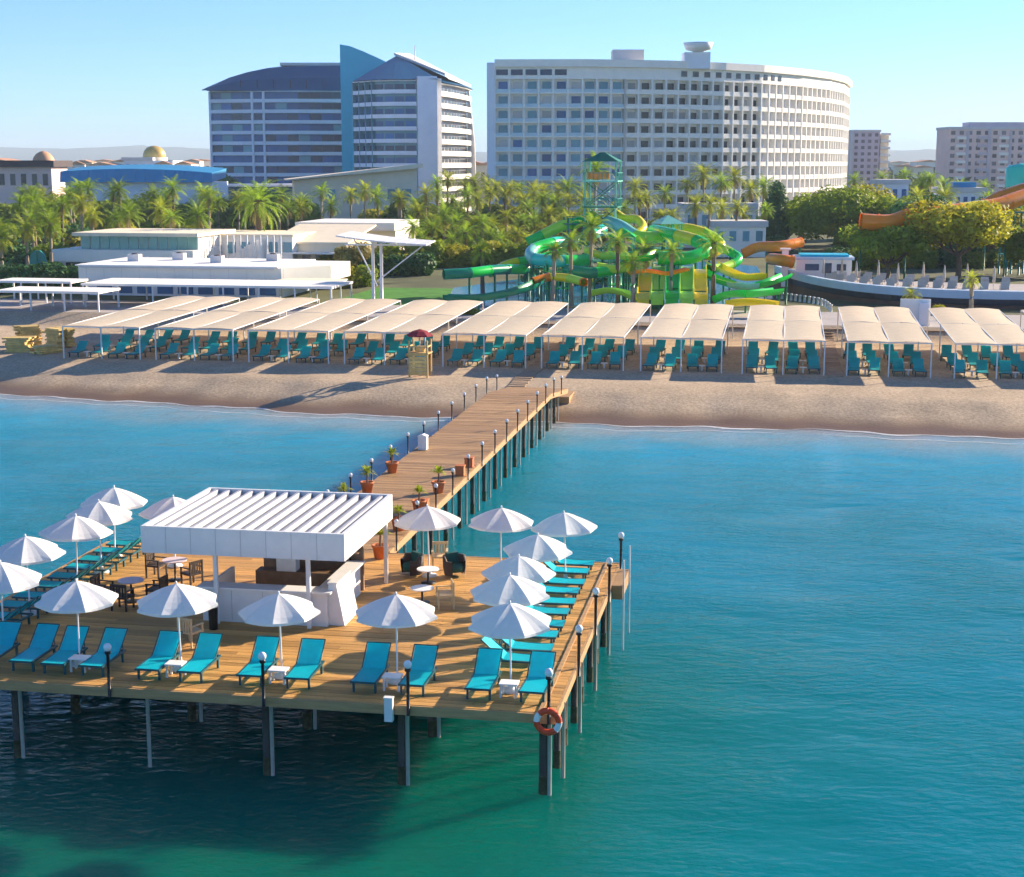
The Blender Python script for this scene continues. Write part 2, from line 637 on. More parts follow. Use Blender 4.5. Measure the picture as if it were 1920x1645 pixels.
# ================================================================== PIER
DZ = 2.3
pier = thing('pier', 'wooden pier with a wide platform on piles and a walkway to shore', 'pier', W(0, 0, 0), YAW)
PU0, PU1, PV0, PV1 = -19.2, 0.0, -0.35, 15.0
pl = MB().box(0, 1, 0, 1, -.045, 0).mesh('plank', 'plank_wood')
nrow = 62
pw = (PV1 - PV0) / nrow
count = 0
for i in range(nrow):
    cuts = [PU0]
    x = PU0 + rnd.choice([1.4, 2.6, 3.4, 4.6])
    while x < PU1 - 1.2:
        cuts.append(x)
        x += rnd.choice([4.8, 4.8, 5.2])
    cuts.append(PU1)
    for a_, b_ in zip(cuts, cuts[1:]):
        if count >= 298: break
        inst('plank', pl, pier, (a_ + .006, PV0 + i * pw + .006, DZ + rnd.uniform(-.006, .004)), 0, (b_ - a_ - .012, pw - .014, 1))
        count += 1
# sub-deck right below the boards
MB().box(PU0 + .05, PU1 - .05, PV0 + .05, PV1 - .05, DZ - .11, DZ - .052).build('deck_underside', 'dark_wood', pier)
WU0, WU1 = -12.3, -8.5
WV1 = 62.5
def walk_z(v):
    return DZ if v < 55 else DZ - (v - 55) / 7.5 * .75
mb = MB()
v = PV1 + .004
k = 0
while v < WV1:
    w = .24
    z = walk_z(v)
    mb.box(WU0 - rnd.uniform(0, .04), WU1 + rnd.uniform(0, .04), v + .008, v + w - .008, z - .05, z + rnd.uniform(-.005, .005), mi=rnd.choice([0, 0, 1, 2]))
    v += w
M('walk_wood_a', (.40, .235, .10), .6, .2, 1.5, bump=.3, stretch=(.8, 6, 6))
M('walk_wood_b', (.47, .28, .125), .6, .2, 1.5, bump=.3, stretch=(.8, 6, 6))
M('walk_wood_c', (.33, .19, .085), .6, .2, 1.5, bump=.3, stretch=(.8, 6, 6))
tag(mb.build('walkway_board', ['walk_wood_a', 'walk_wood_b', 'walk_wood_c'], pier), kind='stuff')
# edge beams
for nm, a_ in (('edge_beam', (PU0 - .06, PU1 + .06, PV0 - .08, PV0 - .003, DZ - .27, DZ - .012)), ('edge_beam', (PU0 - .06, PU1 + .06, PV1 + .30, PV1 + .37, DZ - .27, DZ - .06)),
               ('edge_beam', (PU1 + .003, PU1 + .08, PV0, PV1, DZ - .27, DZ - .008)), ('edge_beam', (PU0 - .08, PU0 - .003, PV0, PV1, DZ - .27, DZ - .012))):
    MB().box(*a_).build(nm, 'walk_wood_b', pier)
MB().box(PU1 - .42, PU1 - .30, PV0 + .02, PV1, DZ + .006, DZ + .05).build('kerb_rail', 'walk_wood_b', pier)
for x in (WU0 - .07, WU1 + .005):
    mb = MB()
    pts = [(PV1 + .4, DZ), (55, DZ), (WV1, walk_z(WV1))]
    for (va, za), (vb, zb) in zip(pts, pts[1:]):
        mb.prism([(x, va, za - .3), (x, vb, zb - .3), (x, vb, zb - .02), (x, va, za - .02)], (.07, 0, 0))
    mb.build('walkway_beam', 'walk_wood_b', pier)
# joists
for i in range(5):
    v = PV0 + .5 + i * 3.6
    MB().box(PU0 + .2, PU1 - .2, v - .1, v + .1, DZ - .42, DZ - .12).build('joist', 'beam_wood', pier)
# piles, each with a weedy foot
pm = MB().tube([(0, 0, .38), (0, 0, 2.02)], [.128, .122], 12).mesh('pile', 'pile_concrete')
wm = MB().tube([(0, 0, -2.2), (0, 0, .0), (0, 0, .22), (0, 0, .5)], [.143, .143, .139, .13], 12).mesh('weed_collar', 'pile_weed')
def pile(u, v, s=1.0, top=1.0):
    p = inst('pile', pm, pier, (u, v, 0), rnd.uniform(0, 6), (s, s, top))
    inst('weed_collar', wm, p)
for u in (-.30, -4.1, -7.85, -11.4, -15.1, -18.7):
    for v in (-.12, 3.4, 7.0, 10.8, 14.5):
        if u == -11.4 and v < 0: continue
        pile(u, v)
for v in (1.7, 5.2, 8.9, 12.6):
    pile(-.22, v, .8)
    pile(-18.9, v, .8)
for i in range(15):
    v = 17.2 + i * 2.9
    for u in (WU0 + .15, WU1 - .15):
        pile(u, v, .8, walk_z(v) / DZ)
# pale steel poles beside the piles
sp = MB().tube([(0, 0, -1.8), (0, 0, 2.15)], .055, 8).mesh('steel_pole', 'pole_pale')
for u in (-.14, -3.94, -7.69, -11.2, -14.93):
    inst('steel_pole', sp, pier, (u, -.2, 0))
for u in (-3.4, -7.1, -10.6):
    inst('steel_pole', sp, pier, (u - .5, 3.35, 0))
for v in (1.0, 4.4, 8.1, 11.8):
    inst('steel_pole', sp, pier, (.05, v, 0))
for i in range(15):
    v = 18.0 + i * 2.9
    inst('steel_pole', sp, pier, (WU1 - .02, v, 0), 0, (1, 1, walk_z(v) / DZ * .95))
# corner landing
land = MB().box(.09, .45, 12.2, 14.4, DZ - .5, DZ - .02).build('landing', 'walk_wood_a', pier)
for v in (12.3, 14.3):
    MB().box(.46, .51, v - .025, v + .025, -1.5, DZ + .85).build('landing_post', 'white_paint', pier)

# ---- lamps on the pier
lamp = thing('deck_lamp', 'black lamp post', 'lamp')
MB().tube([(0, 0, -.25), (0, 0, .98)], .045, 8).build('post', 'black_steel', lamp)
MB().lathe([(.0, .96), (.08, .96), (.09, 1.02), (.05, 1.06)], 10).build('collar', 'black_steel', lamp)
MB().lathe([(.02, 1.02), (.07, 1.05), (.10, 1.10), (.11, 1.15), (.095, 1.205), (.055, 1.245), (0, 1.26)], 14).build('globe', 'globe_glass', lamp)
lamp['category'] = 'lamp'
st = {}
G = 'globe lamps along the pier'
names = ['leftmost', 'second from the left', 'third from the left', 'rightmost']
for i, u in enumerate((-12.15, -7.79, -3.84, -.12)):
    place(lamp, st, W(u, PV0 - .14, DZ), YAW, 'black post lamp with white globe on the platform\'s sea edge, ' + names[i], G)
for i, v in enumerate((3.4, 7.3, 11.0, 14.6)):
    place(lamp, st, W(.14, v, DZ), YAW, 'black globe lamp on the platform\'s right edge, %s from the sea corner' % ORD(i), G)
for i in range(13):
    v = 17.5 + i * 3.4
    place(lamp, st, W(WU0 - .13, v, walk_z(v)), YAW, 'globe lamp on the walkway\'s left edge, %s from the platform' % ORD(i), G, .8)
for i in range(14):
    v = 16.2 + i * 3.3
    place(lamp, st, W(WU1 + .13, v, walk_z(v)), YAW, 'globe lamp on the walkway\'s right edge, %s from the platform' % ORD(i), G, .8)

# ---- life ring at the corner
lr = thing('life_ring', 'red life ring with pale bands hung at the platform\'s front right corner', 'life ring', W(-.12, PV0 - .30, DZ - .12), YAW)
for k in range(8):
    mb = MB()
    pts = []
    for j in range(7):
        a_ = 2 * math.pi * (k + j / 6) / 8
        pts.append((math.cos(a_) * .29, 0, math.sin(a_) * .29))
    mb.tube(pts, .085, 10, caps=True)
    mb.build('ring_section', 'ring_red' if k % 2 == 0 or k in (1, 5) else 'ring_white', lr)
MB().box(-.03, .03, .06, .16, -.1, .5).build('hanger', 'black_steel', lr)

bx = thing('ladder_hood', 'small white box hung on the platform\'s sea edge', 'box', W(-4.35, PV0 - .09, DZ - .42), YAW)
MB().box(-.11, .11, -.16, -.005, 0, .62).build('shell', 'white_paint', bx)
MB().box(-.125, .125, -.18, -.0, .622, .66).build('lid', 'white_paint', bx)

# ================================================================== LOUNGERS
def sling(y0, y1, z0, z1, w, n=5, t=.022, sag=.02):
    mb = MB()
    for s, off in ((1, 0), (-1, -t)):
        rows = []
        for i in range(n + 1):
            f_ = i / n
            sg = -sag * math.sin(math.pi * f_)
            r = [(x, y0 + (y1 - y0) * f_, z0 + (z1 - z0) * f_ + sg + off) for x in (-w / 2, 0, w / 2)]
            rows.append(r if s > 0 else r[::-1])
        mb.grid(rows)
    mb.box(-w / 2, w / 2, y0 - .012, y0, z0 - t, z0)
    return mb
def make_lounger(cloth, detail=True):
    t = thing('sun_lounger', 'x', 'sun lounger')
    sling(-.98, .14, .35, .36, .62).build('seat', cloth, t)
    bk = sling(.15, .74, .37, .88, .62).build('backrest', cloth, t)
    fr = MB()
    for x in (-.335, .335):
        fr.box(x - .025, x + .025, -1.0, .55, .29, .345)
    fr.box(-.31, .31, -1.0, -.95, .29, .345)
    fr.box(-.31, .31, .5, .55, .29, .345)
    fr.build('frame', 'lounger_frame', t)
    if detail:
        for x in (-.30, .30):
            for y in (-.86, .42):
                MB().box(x - .028, x + .028, y - .03, y + .03, .0, .288).build('leg', 'lounger_frame', t)
        b = MB()
        for x in (-.335, .335):
            b.tube([(x, .15, .36), (x, .76, .89)], .018, 6)
        b.tube([(-.335, .76, .89), (.335, .76, .89)], .018, 6)
        b.build('back_rail', 'lounger_frame', bk)
        s = MB()
        for x in (-.28, .28):
            s.tube([(x, .52, .32), (x, .48, .63)], .014, 5)
        s.build('back_strut', 'lounger_frame', bk)
    else:
        lg = MB().box(-.03, .03, -.03, .03, 0, .288).mesh('leg', 'lounger_frame')
        for x in (-.30, .30):
            for y in (-.86, .42):
                inst('leg', lg, t, (x, y, 0))
    return t
lounger = make_lounger('sling_turquoise')
LS = {}
G = 'turquoise sun loungers on the pier platform'
umb_front = [(-1.4, 1.15), (-4.58, 1.3), (-7.83, 1.2), (-10.8, 1.3), (-13.8, 1.2)]
pairs = [(-2.12, -.66), (-5.25, -3.92), (-8.45, -7.12), (-11.35, -10.15), (-14.15, -13.0)]
pw_ = ['rightmost', 'second', 'third', 'fourth', 'fifth']
for i, (a_, b_) in enumerate(pairs):
    for nm, u in (('left', a_), ('right', b_)):
        place(lounger, LS, W(u, 1.2, DZ + .005), YAW + rnd.uniform(-.04, .04), 'turquoise lounger facing the sea, %s of the %s pair from the right' % (nm, ORD(i)), G)
place(lounger, LS, W(-15.1, 1.25, DZ + .005), YAW, 'turquoise lounger facing the sea, just left of the fifth pair from the right', G)
place(lounger, LS, W(-16.25, 1.25, DZ + .005), YAW + .03, 'turquoise lounger facing the sea, cut by the left edge of the picture', G)
vv = [3.0, 4.05, 5.3, 6.4, 7.7, 8.85, 10.1, 11.2, 12.6, 13.7]
for i, v in enumerate(vv):
    place(lounger, LS, W(-1.75 + .05 * (i % 2), v, DZ + .005), YAW + R(90) + rnd.uniform(-.03, .03), 'turquoise lounger along the platform\'s right edge, %s from the sea' % ORD(i), G)
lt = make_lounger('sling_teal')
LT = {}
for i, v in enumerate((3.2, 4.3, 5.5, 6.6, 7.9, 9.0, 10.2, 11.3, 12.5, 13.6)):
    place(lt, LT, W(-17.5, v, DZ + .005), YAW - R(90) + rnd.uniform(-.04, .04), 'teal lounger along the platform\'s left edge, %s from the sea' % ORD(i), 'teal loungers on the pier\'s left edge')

# ---- small white side tables
tb = thing('side_table', 'x', 'table')
MB().box(-.25, .25, -.2, .2, .36, .40).build('table_top', 'white_paint', tb)
for x in (-.2, .2):
    for y in (-.15, .15):
        MB().box(x - .025, x + .025, y - .025, y + .025, 0, .358).build('leg', 'white_paint', tb)
TS = {}
for i, (u, v) in enumerate(umb_front):
    place(tb, TS, W((pairs[i][0] + pairs[i][1]) / 2 + .02, .72, DZ + .005), YAW, 'small white side table at the %s' % ('rightmost sea-edge parasol' if i == 0 else pw_[i] + ' sea-edge parasol from the right'), 'white side tables on the pier')

# ================================================================== PARASOLS
def tilt(o):
    o.rotation_euler[0] = rnd.uniform(-.035, .035)
    o.rotation_euler[1] = rnd.uniform(-.035, .035)
def make_umbrella():
    t = thing('parasol', 'x', 'parasol')
    MB().tube([(0, 0, 0), (0, 0, 2.38)], .024, 8).build('pole', 'white_steel', t)
    MB().lathe([(0, .0), (.25, .0), (.25, .06), (.08, .09), (.06, .25), (0, .25)], 16).build('base', 'white_steel', t)
    MB().lathe([(0, 2.36), (.035, 2.38), (.03, 2.44), (0, 2.47)], 8).build('finial', 'white_steel', t)
    n = 8
    Rr, zt, drop = 1.13, 2.38, .50
    mb = MB()
    rows = []
    hw = math.pi / n
    for i in range(7):
        f_ = i / 6
        r = .03 + (Rr - .03) * f_
        z = zt - drop * (.55 * f_ + .45 * f_ ** 1.9)
        row = []
        for j in range(5):
            a_ = -hw + 2 * hw * j / 4
            # straight chord between ribs, sagging a little in the middle
            rr = r * math.cos(hw) / math.cos(a_)
            sag = .045 * f_ * (1 - (a_ / hw) ** 2)
            inset = .05 * (f_ ** 6) * (1 - (a_ / hw) ** 2)
            row.append((rr * math.cos(a_) * (1 - inset), rr * math.sin(a_) * (1 - inset), z - sag))
        rows.append(row)
    # short valance
    rows.append([(x, y, z - .07) for x, y, z in rows[-1]])
    mb.grid(rows, smooth=False)
    me = mb.mesh('canopy_panel', 'canvas_white')
    for k in range(n):
        inst('canopy_panel', me, t, (0, 0, 0), 2 * math.pi * k / n + hw)
    rb = MB().tube([(0, 0, zt - .06), (Rr, 0, zt - drop - .03)], .009, 4).mesh('rib', 'white_steel')
    for k in range(n):
        inst('rib', rb, t, (0, 0, 0), 2 * math.pi * k / n)
    return t
umb = make_umbrella()
US = {}
G = 'white parasols on the pier platform'
for i, (u, v) in enumerate(umb_front):
    tilt(place(umb, US, W(u, v, DZ + .005), rnd.uniform(0, .8), 'white parasol in the sea-edge row, %s' % (['rightmost', 'second from the right', 'middle one', 'second from the left', 'leftmost'][i]), G, rnd.uniform(1.0, 1.05)))
for i, (u, v) in enumerate([(-1.9, 3.85), (-2.1, 6.4), (-2.0, 9.3), (-1.5, 12.4)]):
    tilt(place(umb, US, W(u, v, DZ + .005), rnd.uniform(0, .8), 'white parasol over the right edge loungers, %s from the sea' % ORD(i + 1), G, rnd.uniform(.98, 1.05)))
for i, (u, v) in enumerate([(-3.75, 12.4), (-6.2, 12.2)]):
    tilt(place(umb, US, W(u, v, DZ + .005), rnd.uniform(0, .8), 'white parasol at the platform\'s landward edge, %s' % ['beside the far right corner parasol', 'next to the bar and armchairs'][i], G, 1.03))
for i, (u, v) in enumerate([(-16.8, 2.5), (-17.55, 5.6), (-17.3, 8.4), (-17.5, 10.7), (-18.0, 12.9)]):
    tilt(place(umb, US, W(u, v, DZ + .005), rnd.uniform(0, .8), 'white parasol over the left edge loungers, %s from the sea' % ORD(i), G, 1.06))
tilt(place(umb, US, W(-15.3, 11.9, DZ + .005), .3, 'white parasol half hidden behind the bar\'s left roof corner', G, 1.05))

# ================================================================== BAR
bar = thing('beach_bar', 'white open-sided bar pavilion with deep fascia and ribbed flat roof on the pier', 'bar', W(-13.7, 5.5, DZ), YAW)
BX, BY = 6.46, 5.8
T0, T1 = 2.2, 3.04
MB().box(0, BX, 0, .12, T0, T1).build('fascia', 'white_paint', bar)
MB().box(0, BX, BY - .12, BY, T0, T1).build('fascia', 'white_paint', bar)
MB().box(.0, .12, .122, BY - .122, T0, T1 + .002).build('fascia', 'white_paint', bar)
MB().box(BX - .12, BX, .122, BY - .122, T0, T1 + .002).build('fascia', 'white_paint', bar)
for x in (.8, 1.6, 2.4, 3.2, 4.0, 4.8, 5.6):                      # joints in the fascia boards
    MB().box(x - .008, x + .008, -.006, .0, T0, T1).build('fascia_joint', 'louvre', bar)
rs = MB().box(.125, BX - .125, .125, BY - .125, T1 - .22, T1 - .16).build('roof_sheet', 'roof_sheet', bar)
rib = MB().prism([(-.09, 0, 0), (.09, 0, 0), (.05, 0, .13), (-.05, 0, .13)], (0, BY - .26, 0)).mesh('roof_rib', 'louvre')
for i in range(15):
    inst('roof_rib', rib, rs, (.34 + i * (BX - .68) / 14, .13, T1 - .158))
pst = MB().box(-.06, .06, -.06, .06, 0, T0 - .002).mesh('post', 'white_paint')
for x, y in ((2.3, .2), (5.25, .2), (.2, BY - .2), (2.3, BY - .2), (BX - .2, BY - .2)):
    inst('post', pst, bar, (x, y, 0))
# counters
ct = MB().box(1.75, 5.75, .42, .54, 0, 1.06).build('counter_front', 'white_paint', bar)
MB().box(1.62, 5.9, .28, .92, 1.062, 1.12).build('counter_top', 'white_paint', bar)
MB().box(5.63, 5.75, .544, 4.2, 0, 1.058).build('counter_side', 'white_paint', bar)
MB().box(5.35, 5.92, .924, 4.2, 1.062, 1.118).build('counter_top', 'white_paint', bar)
MB().box(1.75, 1.87, .544, 3.0, 0, 1.058).build('counter_side', 'white_paint', bar)
for x in (2.7, 3.7, 4.7):
    MB().box(x - .006, x + .006, .412, .419, .05, 1.0).build('panel_joint', 'louvre', ct)
MB().box(2.3, 5.75, 4.6, 4.7, 0, 2.19).build('back_wall', 'shelf_brown', bar)
for z in (.95, 1.3, 1.65):
    MB().box(2.4, 5.65, 4.3, 4.595, z, z + .04).build('shelf', 'shelf_brown', bar)
MB().box(2.5, 5.2, 3.2, 3.75, .0, .9).build('work_counter', 'dark_wood', bar)
MB().box(3.2, 3.85, 3.25, 3.7, .902, 1.45).build('coffee_machine', 'white_steel', bar)
M('bottle_glass', (.10, .05, .02), .15, .4, 4, spec=.5, objvar=.8)
bm_ = MB().lathe([(0, 0), (.04, 0), (.04, .18), (.015, .23), (.015, .3), (0, .3)], 8).mesh('bottle', 'bottle_glass')
for z in (.99, 1.34):
    for k in range(12):
        b_ = inst('bottle', bm_, None, W(-13.7 + 2.6 + k * .25, 5.5 + 4.44, DZ + z + .002), 0)
        tag(b_, 'dark bottle on the bar\'s %s back shelf, %s from left' % ('lower' if z < 1.2 else 'upper', ORD(k)), 'bottle', 'bottles on the bar shelves')
# screen wall leaning by the right of the bar
pn = thing('folding_panel', 'white slanted service panel against the bar\'s right end', 'panel', W(-7.95, 6.1, DZ), YAW)
MB().prism([(0, 0, 0), (.5, 0, 0), (.25, 0, 1.3), (0, 0, 1.3)], (0, 1.5, 0)).build('board', 'white_paint', pn)
MB().box(-.02, .28, -.02, 1.52, 1.302, 1.36).build('cap', 'white_paint', pn)

# ---- tables, chairs
def make_chair(wood, seat):
    t = thing('armchair', 'x', 'chair')
    for x in (-.25, .25):
        for y, h in ((-.24, .62), (.24, .88)):
            MB().box(x - .025, x + .025, y - .025, y + .025, 0, h).build('leg', wood, t)
    MB().box(-.28, .28, -.28, .27, .40, .46).build('seat', seat, t)
    b = MB().box(-.22, .22, .225, .255, .78, .88).build('backrest', seat, t)
    for x in (-.15, -.05, .05, .15):
        MB().box(x - .03, x + .03, .23, .25, .46, .78).build('slat', seat, b)
    for x in (-.25, .25):
        MB().box(x - .035, x + .035, -.28, .22, .622, .65).build('armrest', wood, t)
    return t
def make_tub():
    t = thing('tub_armchair', 'x', 'chair')
    rows = []
    mb = MB()
    for z, k in ((.08, .88), (.35, 1.0), (.72, 1.03)):
        rows.append([(math.cos(a_) * .4 * k, math.sin(a_) * .4 * k, z - (.14 if z > .5 and math.sin(a_) < -.2 else 0)) for a_ in lin(R(-50), R(230), 17)])
    inner = [[(x * .8, y * .8, z) for x, y, z in r] for r in rows[::-1]]
    mb.grid(rows + inner)
    mb.build('shell', 'rattan_dark', t)
    MB().lathe([(0, .2), (.32, .2), (.34, .34), (.3, .44), (0, .45)], 16).build('cushion', 'dark_teal_cushion', t)
    MB().box(-.22, .22, .12, .26, .45, .8).build('back_cushion', 'dark_teal_cushion', t)
    return t
def make_table(top, r, h):
    t = thing('round_table', 'x', 'table')
    MB().lathe([(0, h - .03), (r, h - .03), (r, h), (0, h)], 20, smooth=False).build('table_top', top, t)
    MB().tube([(0, 0, .03), (0, 0, h - .031)], .035, 8).build('stem', 'black_steel', t)
    MB().lathe([(0, 0), (.25, 0), (.25, .025), (.05, .04)], 14).build('foot', 'black_steel', t)
    return t
cc, CS = make_chair('cream_wood', 'cream_wood'), {}
dc, DS = make_chair('rattan_dark', 'rattan_dark'), {}
tubc, QS = make_tub(), {}
t1, T1S = make_table('white_paint', .38, .5), {}
t2, T2S = make_table('flat_mauve', .42, .72), {}
Zd = DZ + .005
place(tubc, QS, W(-6.8, 12.2, Zd), YAW + R(-40), 'dark rattan tub armchair with teal cushion, left of the low white table', 'tub armchairs on the pier')
place(tubc, QS, W(-5.35, 12.35, Zd), YAW + R(40), 'dark rattan tub armchair with teal cushion, right of the low white table', 'tub armchairs on the pier')
place(t1, T1S, W(-6.05, 11.35, Zd), 0, 'low round white table between the two tub armchairs')
place(t1, T1S, W(-5.7, 9.0, Zd), 0, 'low round white table in the middle of the platform right of the bar')
place(cc, CS, W(-4.85, 8.6, Zd), YAW + R(-70), 'cream wooden armchair in the middle of the platform right of the bar', 'cream wooden armchairs')
place(cc, CS, W(-11.4, 3.5, Zd), YAW + R(160), 'cream wooden armchair behind the second sea-edge parasol from the left', 'cream wooden armchairs')
place(cc, CS, W(-6.1, 13.4, Zd), YAW + R(10), 'cream wooden armchair behind the low table at the platform\'s back edge', 'cream wooden armchairs')
place(t2, T2S, W(-15.0, 7.5, Zd), 0, 'round mauve table on the open deck left of the bar, nearer the sea')
place(t2, T2S, W(-14.6, 10.2, Zd), 0, 'round mauve table on the open deck left of the bar, farther from the sea')
place(dc, DS, W(-14.15, 7.6, Zd), YAW + R(-95), 'dark rattan chair right of the nearer mauve table', 'dark rattan chairs')
place(dc, DS, W(-15.9, 7.3, Zd), YAW + R(85), 'dark rattan chair left of the nearer mauve table', 'dark rattan chairs')
place(dc, DS, W(-14.9, 6.6, Zd), YAW + R(175), 'dark rattan chair on the sea side of the nearer mauve table', 'dark rattan chairs')
place(dc, DS, W(-13.8, 9.7, Zd), YAW + R(-120), 'dark rattan chair right of the farther mauve table', 'dark rattan chairs')
place(dc, DS, W(-15.4, 10.5, Zd), YAW + R(80), 'dark rattan chair left of the farther mauve table', 'dark rattan chairs')
bn = thing('litter_bin', 'slim dark bin standing before the bar counter', 'bin', W(-11.3, 5.1, Zd), YAW)
MB().lathe([(0, 0), (.13, 0), (.15, .7), (.16, .72), (.1, .8), (0, .8)], 12).build('body', 'black_steel', bn)
MB().lathe([(.162, .70), (.17, .70), (.17, .74), (.162, .74)], 12).build('rim', 'white_steel', bn)

# ---- planters with spiky lime plants on the walkway
def planter(u, v, s, label):
    t = thing('potted_plant', label, 'plant', W(u, v, walk_z(v) + .005), YAW, 'potted plants on the walkway')
    MB().lathe([(0, 0), (.2, 0), (.28, .42), (.31, .42), (.31, .5), (.26, .5), (.24, .4), (0, .4)], 14).build('pot', 'terracotta', t)
    mb = MB()
    for k in range(46):
        a_, el = rnd.uniform(0, 6.28), rnd.uniform(.1, 1.4)
        l = s * rnd.uniform(.45, .75)
        d = Vector((math.cos(a_) * math.cos(el), math.sin(a_) * math.cos(el), math.sin(el)))
        b0 = Vector((0, 0, .4 + s * .55))
        side = d.cross(Vector((0, 0, 1))).normalized() * .045
        mid = b0 + d * l * .6
        tip = b0 + d * l + Vector((0, 0, -.18 * s))
        mb.face([b0, mid - side, tip, mid + side])
    mb.build('foliage', 'leaf_lime', t)
    MB().tube([(0, 0, .38), (.02, 0, .4 + s * .55)], [.05, .035], 6).build('stem', 'trunk_bark', t)
planter(-11.95, 17.7, 1.1, 'largest lime-green potted plant in terracotta pot by the walkway\'s left edge')
planter(-11.9, 25.0, .8, 'lime-green potted plant on the walkway\'s left edge, farther from the platform')
planter(-8.9, 25.6, .8, 'lime-green potted plant on the walkway\'s right edge, farther from the platform')
planter(-8.9, 18.6, .6, 'small green potted plant on the walkway\'s right edge, nearer the platform')
planter(-8.5, 14.3, .8, 'lime-green potted plant behind the bar where the walkway meets the platform')
planter(-8.85, 21.8, .7, 'lime-green potted plant on the walkway\'s right edge, between two others')
planter(-11.95, 21.6, .75, 'lime-green potted plant on the walkway\'s left edge, middle of three')
planter(-11.95, 29.5, .8, 'lime-green potted plant on the walkway\'s left edge, nearest the white bin')
# square orange planters
for i, (u, v) in enumerate(((-12.0, 21.0), (-8.75, 29.5), (-8.75, 31.5), (-8.75, 22.2))):
    t = thing('planter_box', 'orange wooden box on the walkway\'s %s' % ['left edge', 'right edge, far one of the close pair', 'right edge, near one of the close pair', 'right edge, nearest the platform'][[0, 2, 1, 3][i]], 'box', W(u, v, walk_z(v) + .005), YAW, 'orange boxes on the walkway')
    MB().box(-.19, .19, -.19, .19, 0, .4).build('body', 'terracotta', t)
    MB().box(-.21, .21, -.21, .21, .402, .46).build('rim', 'terracotta', t)
t = thing('white_bin', 'white box-shaped bin on the walkway\'s left edge near the shore', 'bin', W(-11.9, 35.5, walk_z(35) + .005), YAW)
t.scale = (.75, .75, .75)
MB().box(-.28, .28, -.28, .28, 0, .85).build('body', 'white_paint', t)
MB().prism([(-.31, -.31, .852), (.31, -.31, .852), (.31, -.31, .9), (0, -.31, 1.02), (-.31, -.31, .9)], (0, .62, 0)).build('lid', 'white_paint', t)

# ================================================================== BEACH SHADES AND LOUNGERS
BZ = 1.27
shades = [(-49.7, -43.4), (-42.1, -35.85), (-34.6, -28.3), (-27.05, -20.8), (-19.45, -13.2), (-12.0, -5.95), (-4.68, 1.17), (2.66, 8.45), (10.05, 15.85), (17.47, 23.2), (25.0, 30.8)]
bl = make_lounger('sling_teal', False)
BS = {}
bt, BTS = thing('beach_table', 'x', 'table'), {}
MB().box(-.25, .25, -.22, .22, .38, .42).build('table_top', 'white_paint', bt)
MB().box(-.06, .06, -.06, .06, 0, .378).build('stem', 'white_paint', bt)
def shade(i, u0, u1):
    nm = 'right edge' if i == 10 else ORD(i)
    who = '%s beach shade from the left' % ORD(i)
    t = thing('beach_pergola', 'peach cloth %s, with white posts over teal loungers' % who, 'shade canopy', W(u0, 74, BZ), YAW, 'peach cloth shades in a row on the beach')
    w = u1 - u0
    nb, bd, top = 2, 11.2, 2.52
    for c in range(2):
        for b in range(nb):
            mb = MB()
            rows = []
            for p in range(5):
                y = b * bd + bd * p / 4
                row = []
                for q in range(7):
                    f_ = q / 6
                    x = (c + f_) * w / 2
                    z = top + (.07 + .04 * b) * math.sin(math.pi * f_) - .07 * math.sin(math.pi * p / 4) + .2 * (b + p / 4)
                    row.append((x, y, z))
                rows.append(row)
            mb.grid(rows)
            mb.build('cloth_panel', 'shade_cloth', t)
    pm_ = MB().box(-.045, .045, -.045, .045, -.3, 1).mesh('post', 'white_paint')
    for b in range(nb + 1):
        h = top + .2 * b
        for x in (0, w / 2, w):
            inst('post', pm_, t, (x, b * bd, 0), 0, (1, 1, h - .03))
        MB().box(-.04, w + .04, b * bd - .035, b * bd + .035, h - .085, h - .01).build('cross_beam', 'white_paint', t)
    for x in (0, w / 2, w):
        MB().prism([(x - .03, 0, top - .09), (x + .03, 0, top - .09), (x + .03, 0, top - .012), (x - .03, 0, top - .012)], (0, nb * bd, .4)).build('side_beam', 'white_paint', t)
    # loungers: three rows of two pairs
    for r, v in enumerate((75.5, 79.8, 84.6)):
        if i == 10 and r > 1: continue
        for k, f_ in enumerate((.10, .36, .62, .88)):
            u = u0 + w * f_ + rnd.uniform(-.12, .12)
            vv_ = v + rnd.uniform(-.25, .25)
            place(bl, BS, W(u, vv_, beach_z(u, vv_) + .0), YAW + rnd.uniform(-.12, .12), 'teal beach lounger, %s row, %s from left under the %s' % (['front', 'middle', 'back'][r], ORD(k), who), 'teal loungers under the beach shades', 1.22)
        if r < 2:
            for k, f_ in enumerate((.23, .75)):
                u = u0 + w * f_
                place(bt, BTS, W(u, v - .5, beach_z(u, v - .5)), YAW, 'small white table, %s row, %s pair under the %s' % (['front', 'middle'][r], ['left', 'right'][k], who), 'white tables under the beach shades')
for i, (a_, b_) in enumerate(shades):
    shade(i, a_, b_)

# ---- boardwalk strips on the sand
def boardwalk(u0, u1, v0, v1, nm):
    mb = MB()
    v = v0
    while v < v1:
        mb.box(u0 + rnd.uniform(-.04, .04), u1 + rnd.uniform(-.04, .04), v + .02, v + .58, beach_z((u0 + u1) / 2, v + .3) - .02, beach_z((u0 + u1) / 2, v + .3) + .06)
        v += .6
    o = mb.build(nm, 'grey_wood', None, W(0, 0, 0), YAW)
    return tag(o, kind='structure')
tag(boardwalk(-13.1, -11.9, 64, 99, 'path'), 'weathered boardwalk from the pier between two beach shades', 'path')
tag(boardwalk(8.7, 9.8, 73, 99, 'path'), 'weathered boardwalk between two beach shades at the right', 'path')
tag(boardwalk(-49, 26, 99.0, 99.4, 'path'), 'weathered boardwalk strip behind the shades', 'path')
mb = MB()
mb.box(-12.6, -8.3, 62.2, 65, beach_z(-10, 64) - .3, beach_z(-10, 64) + .12)
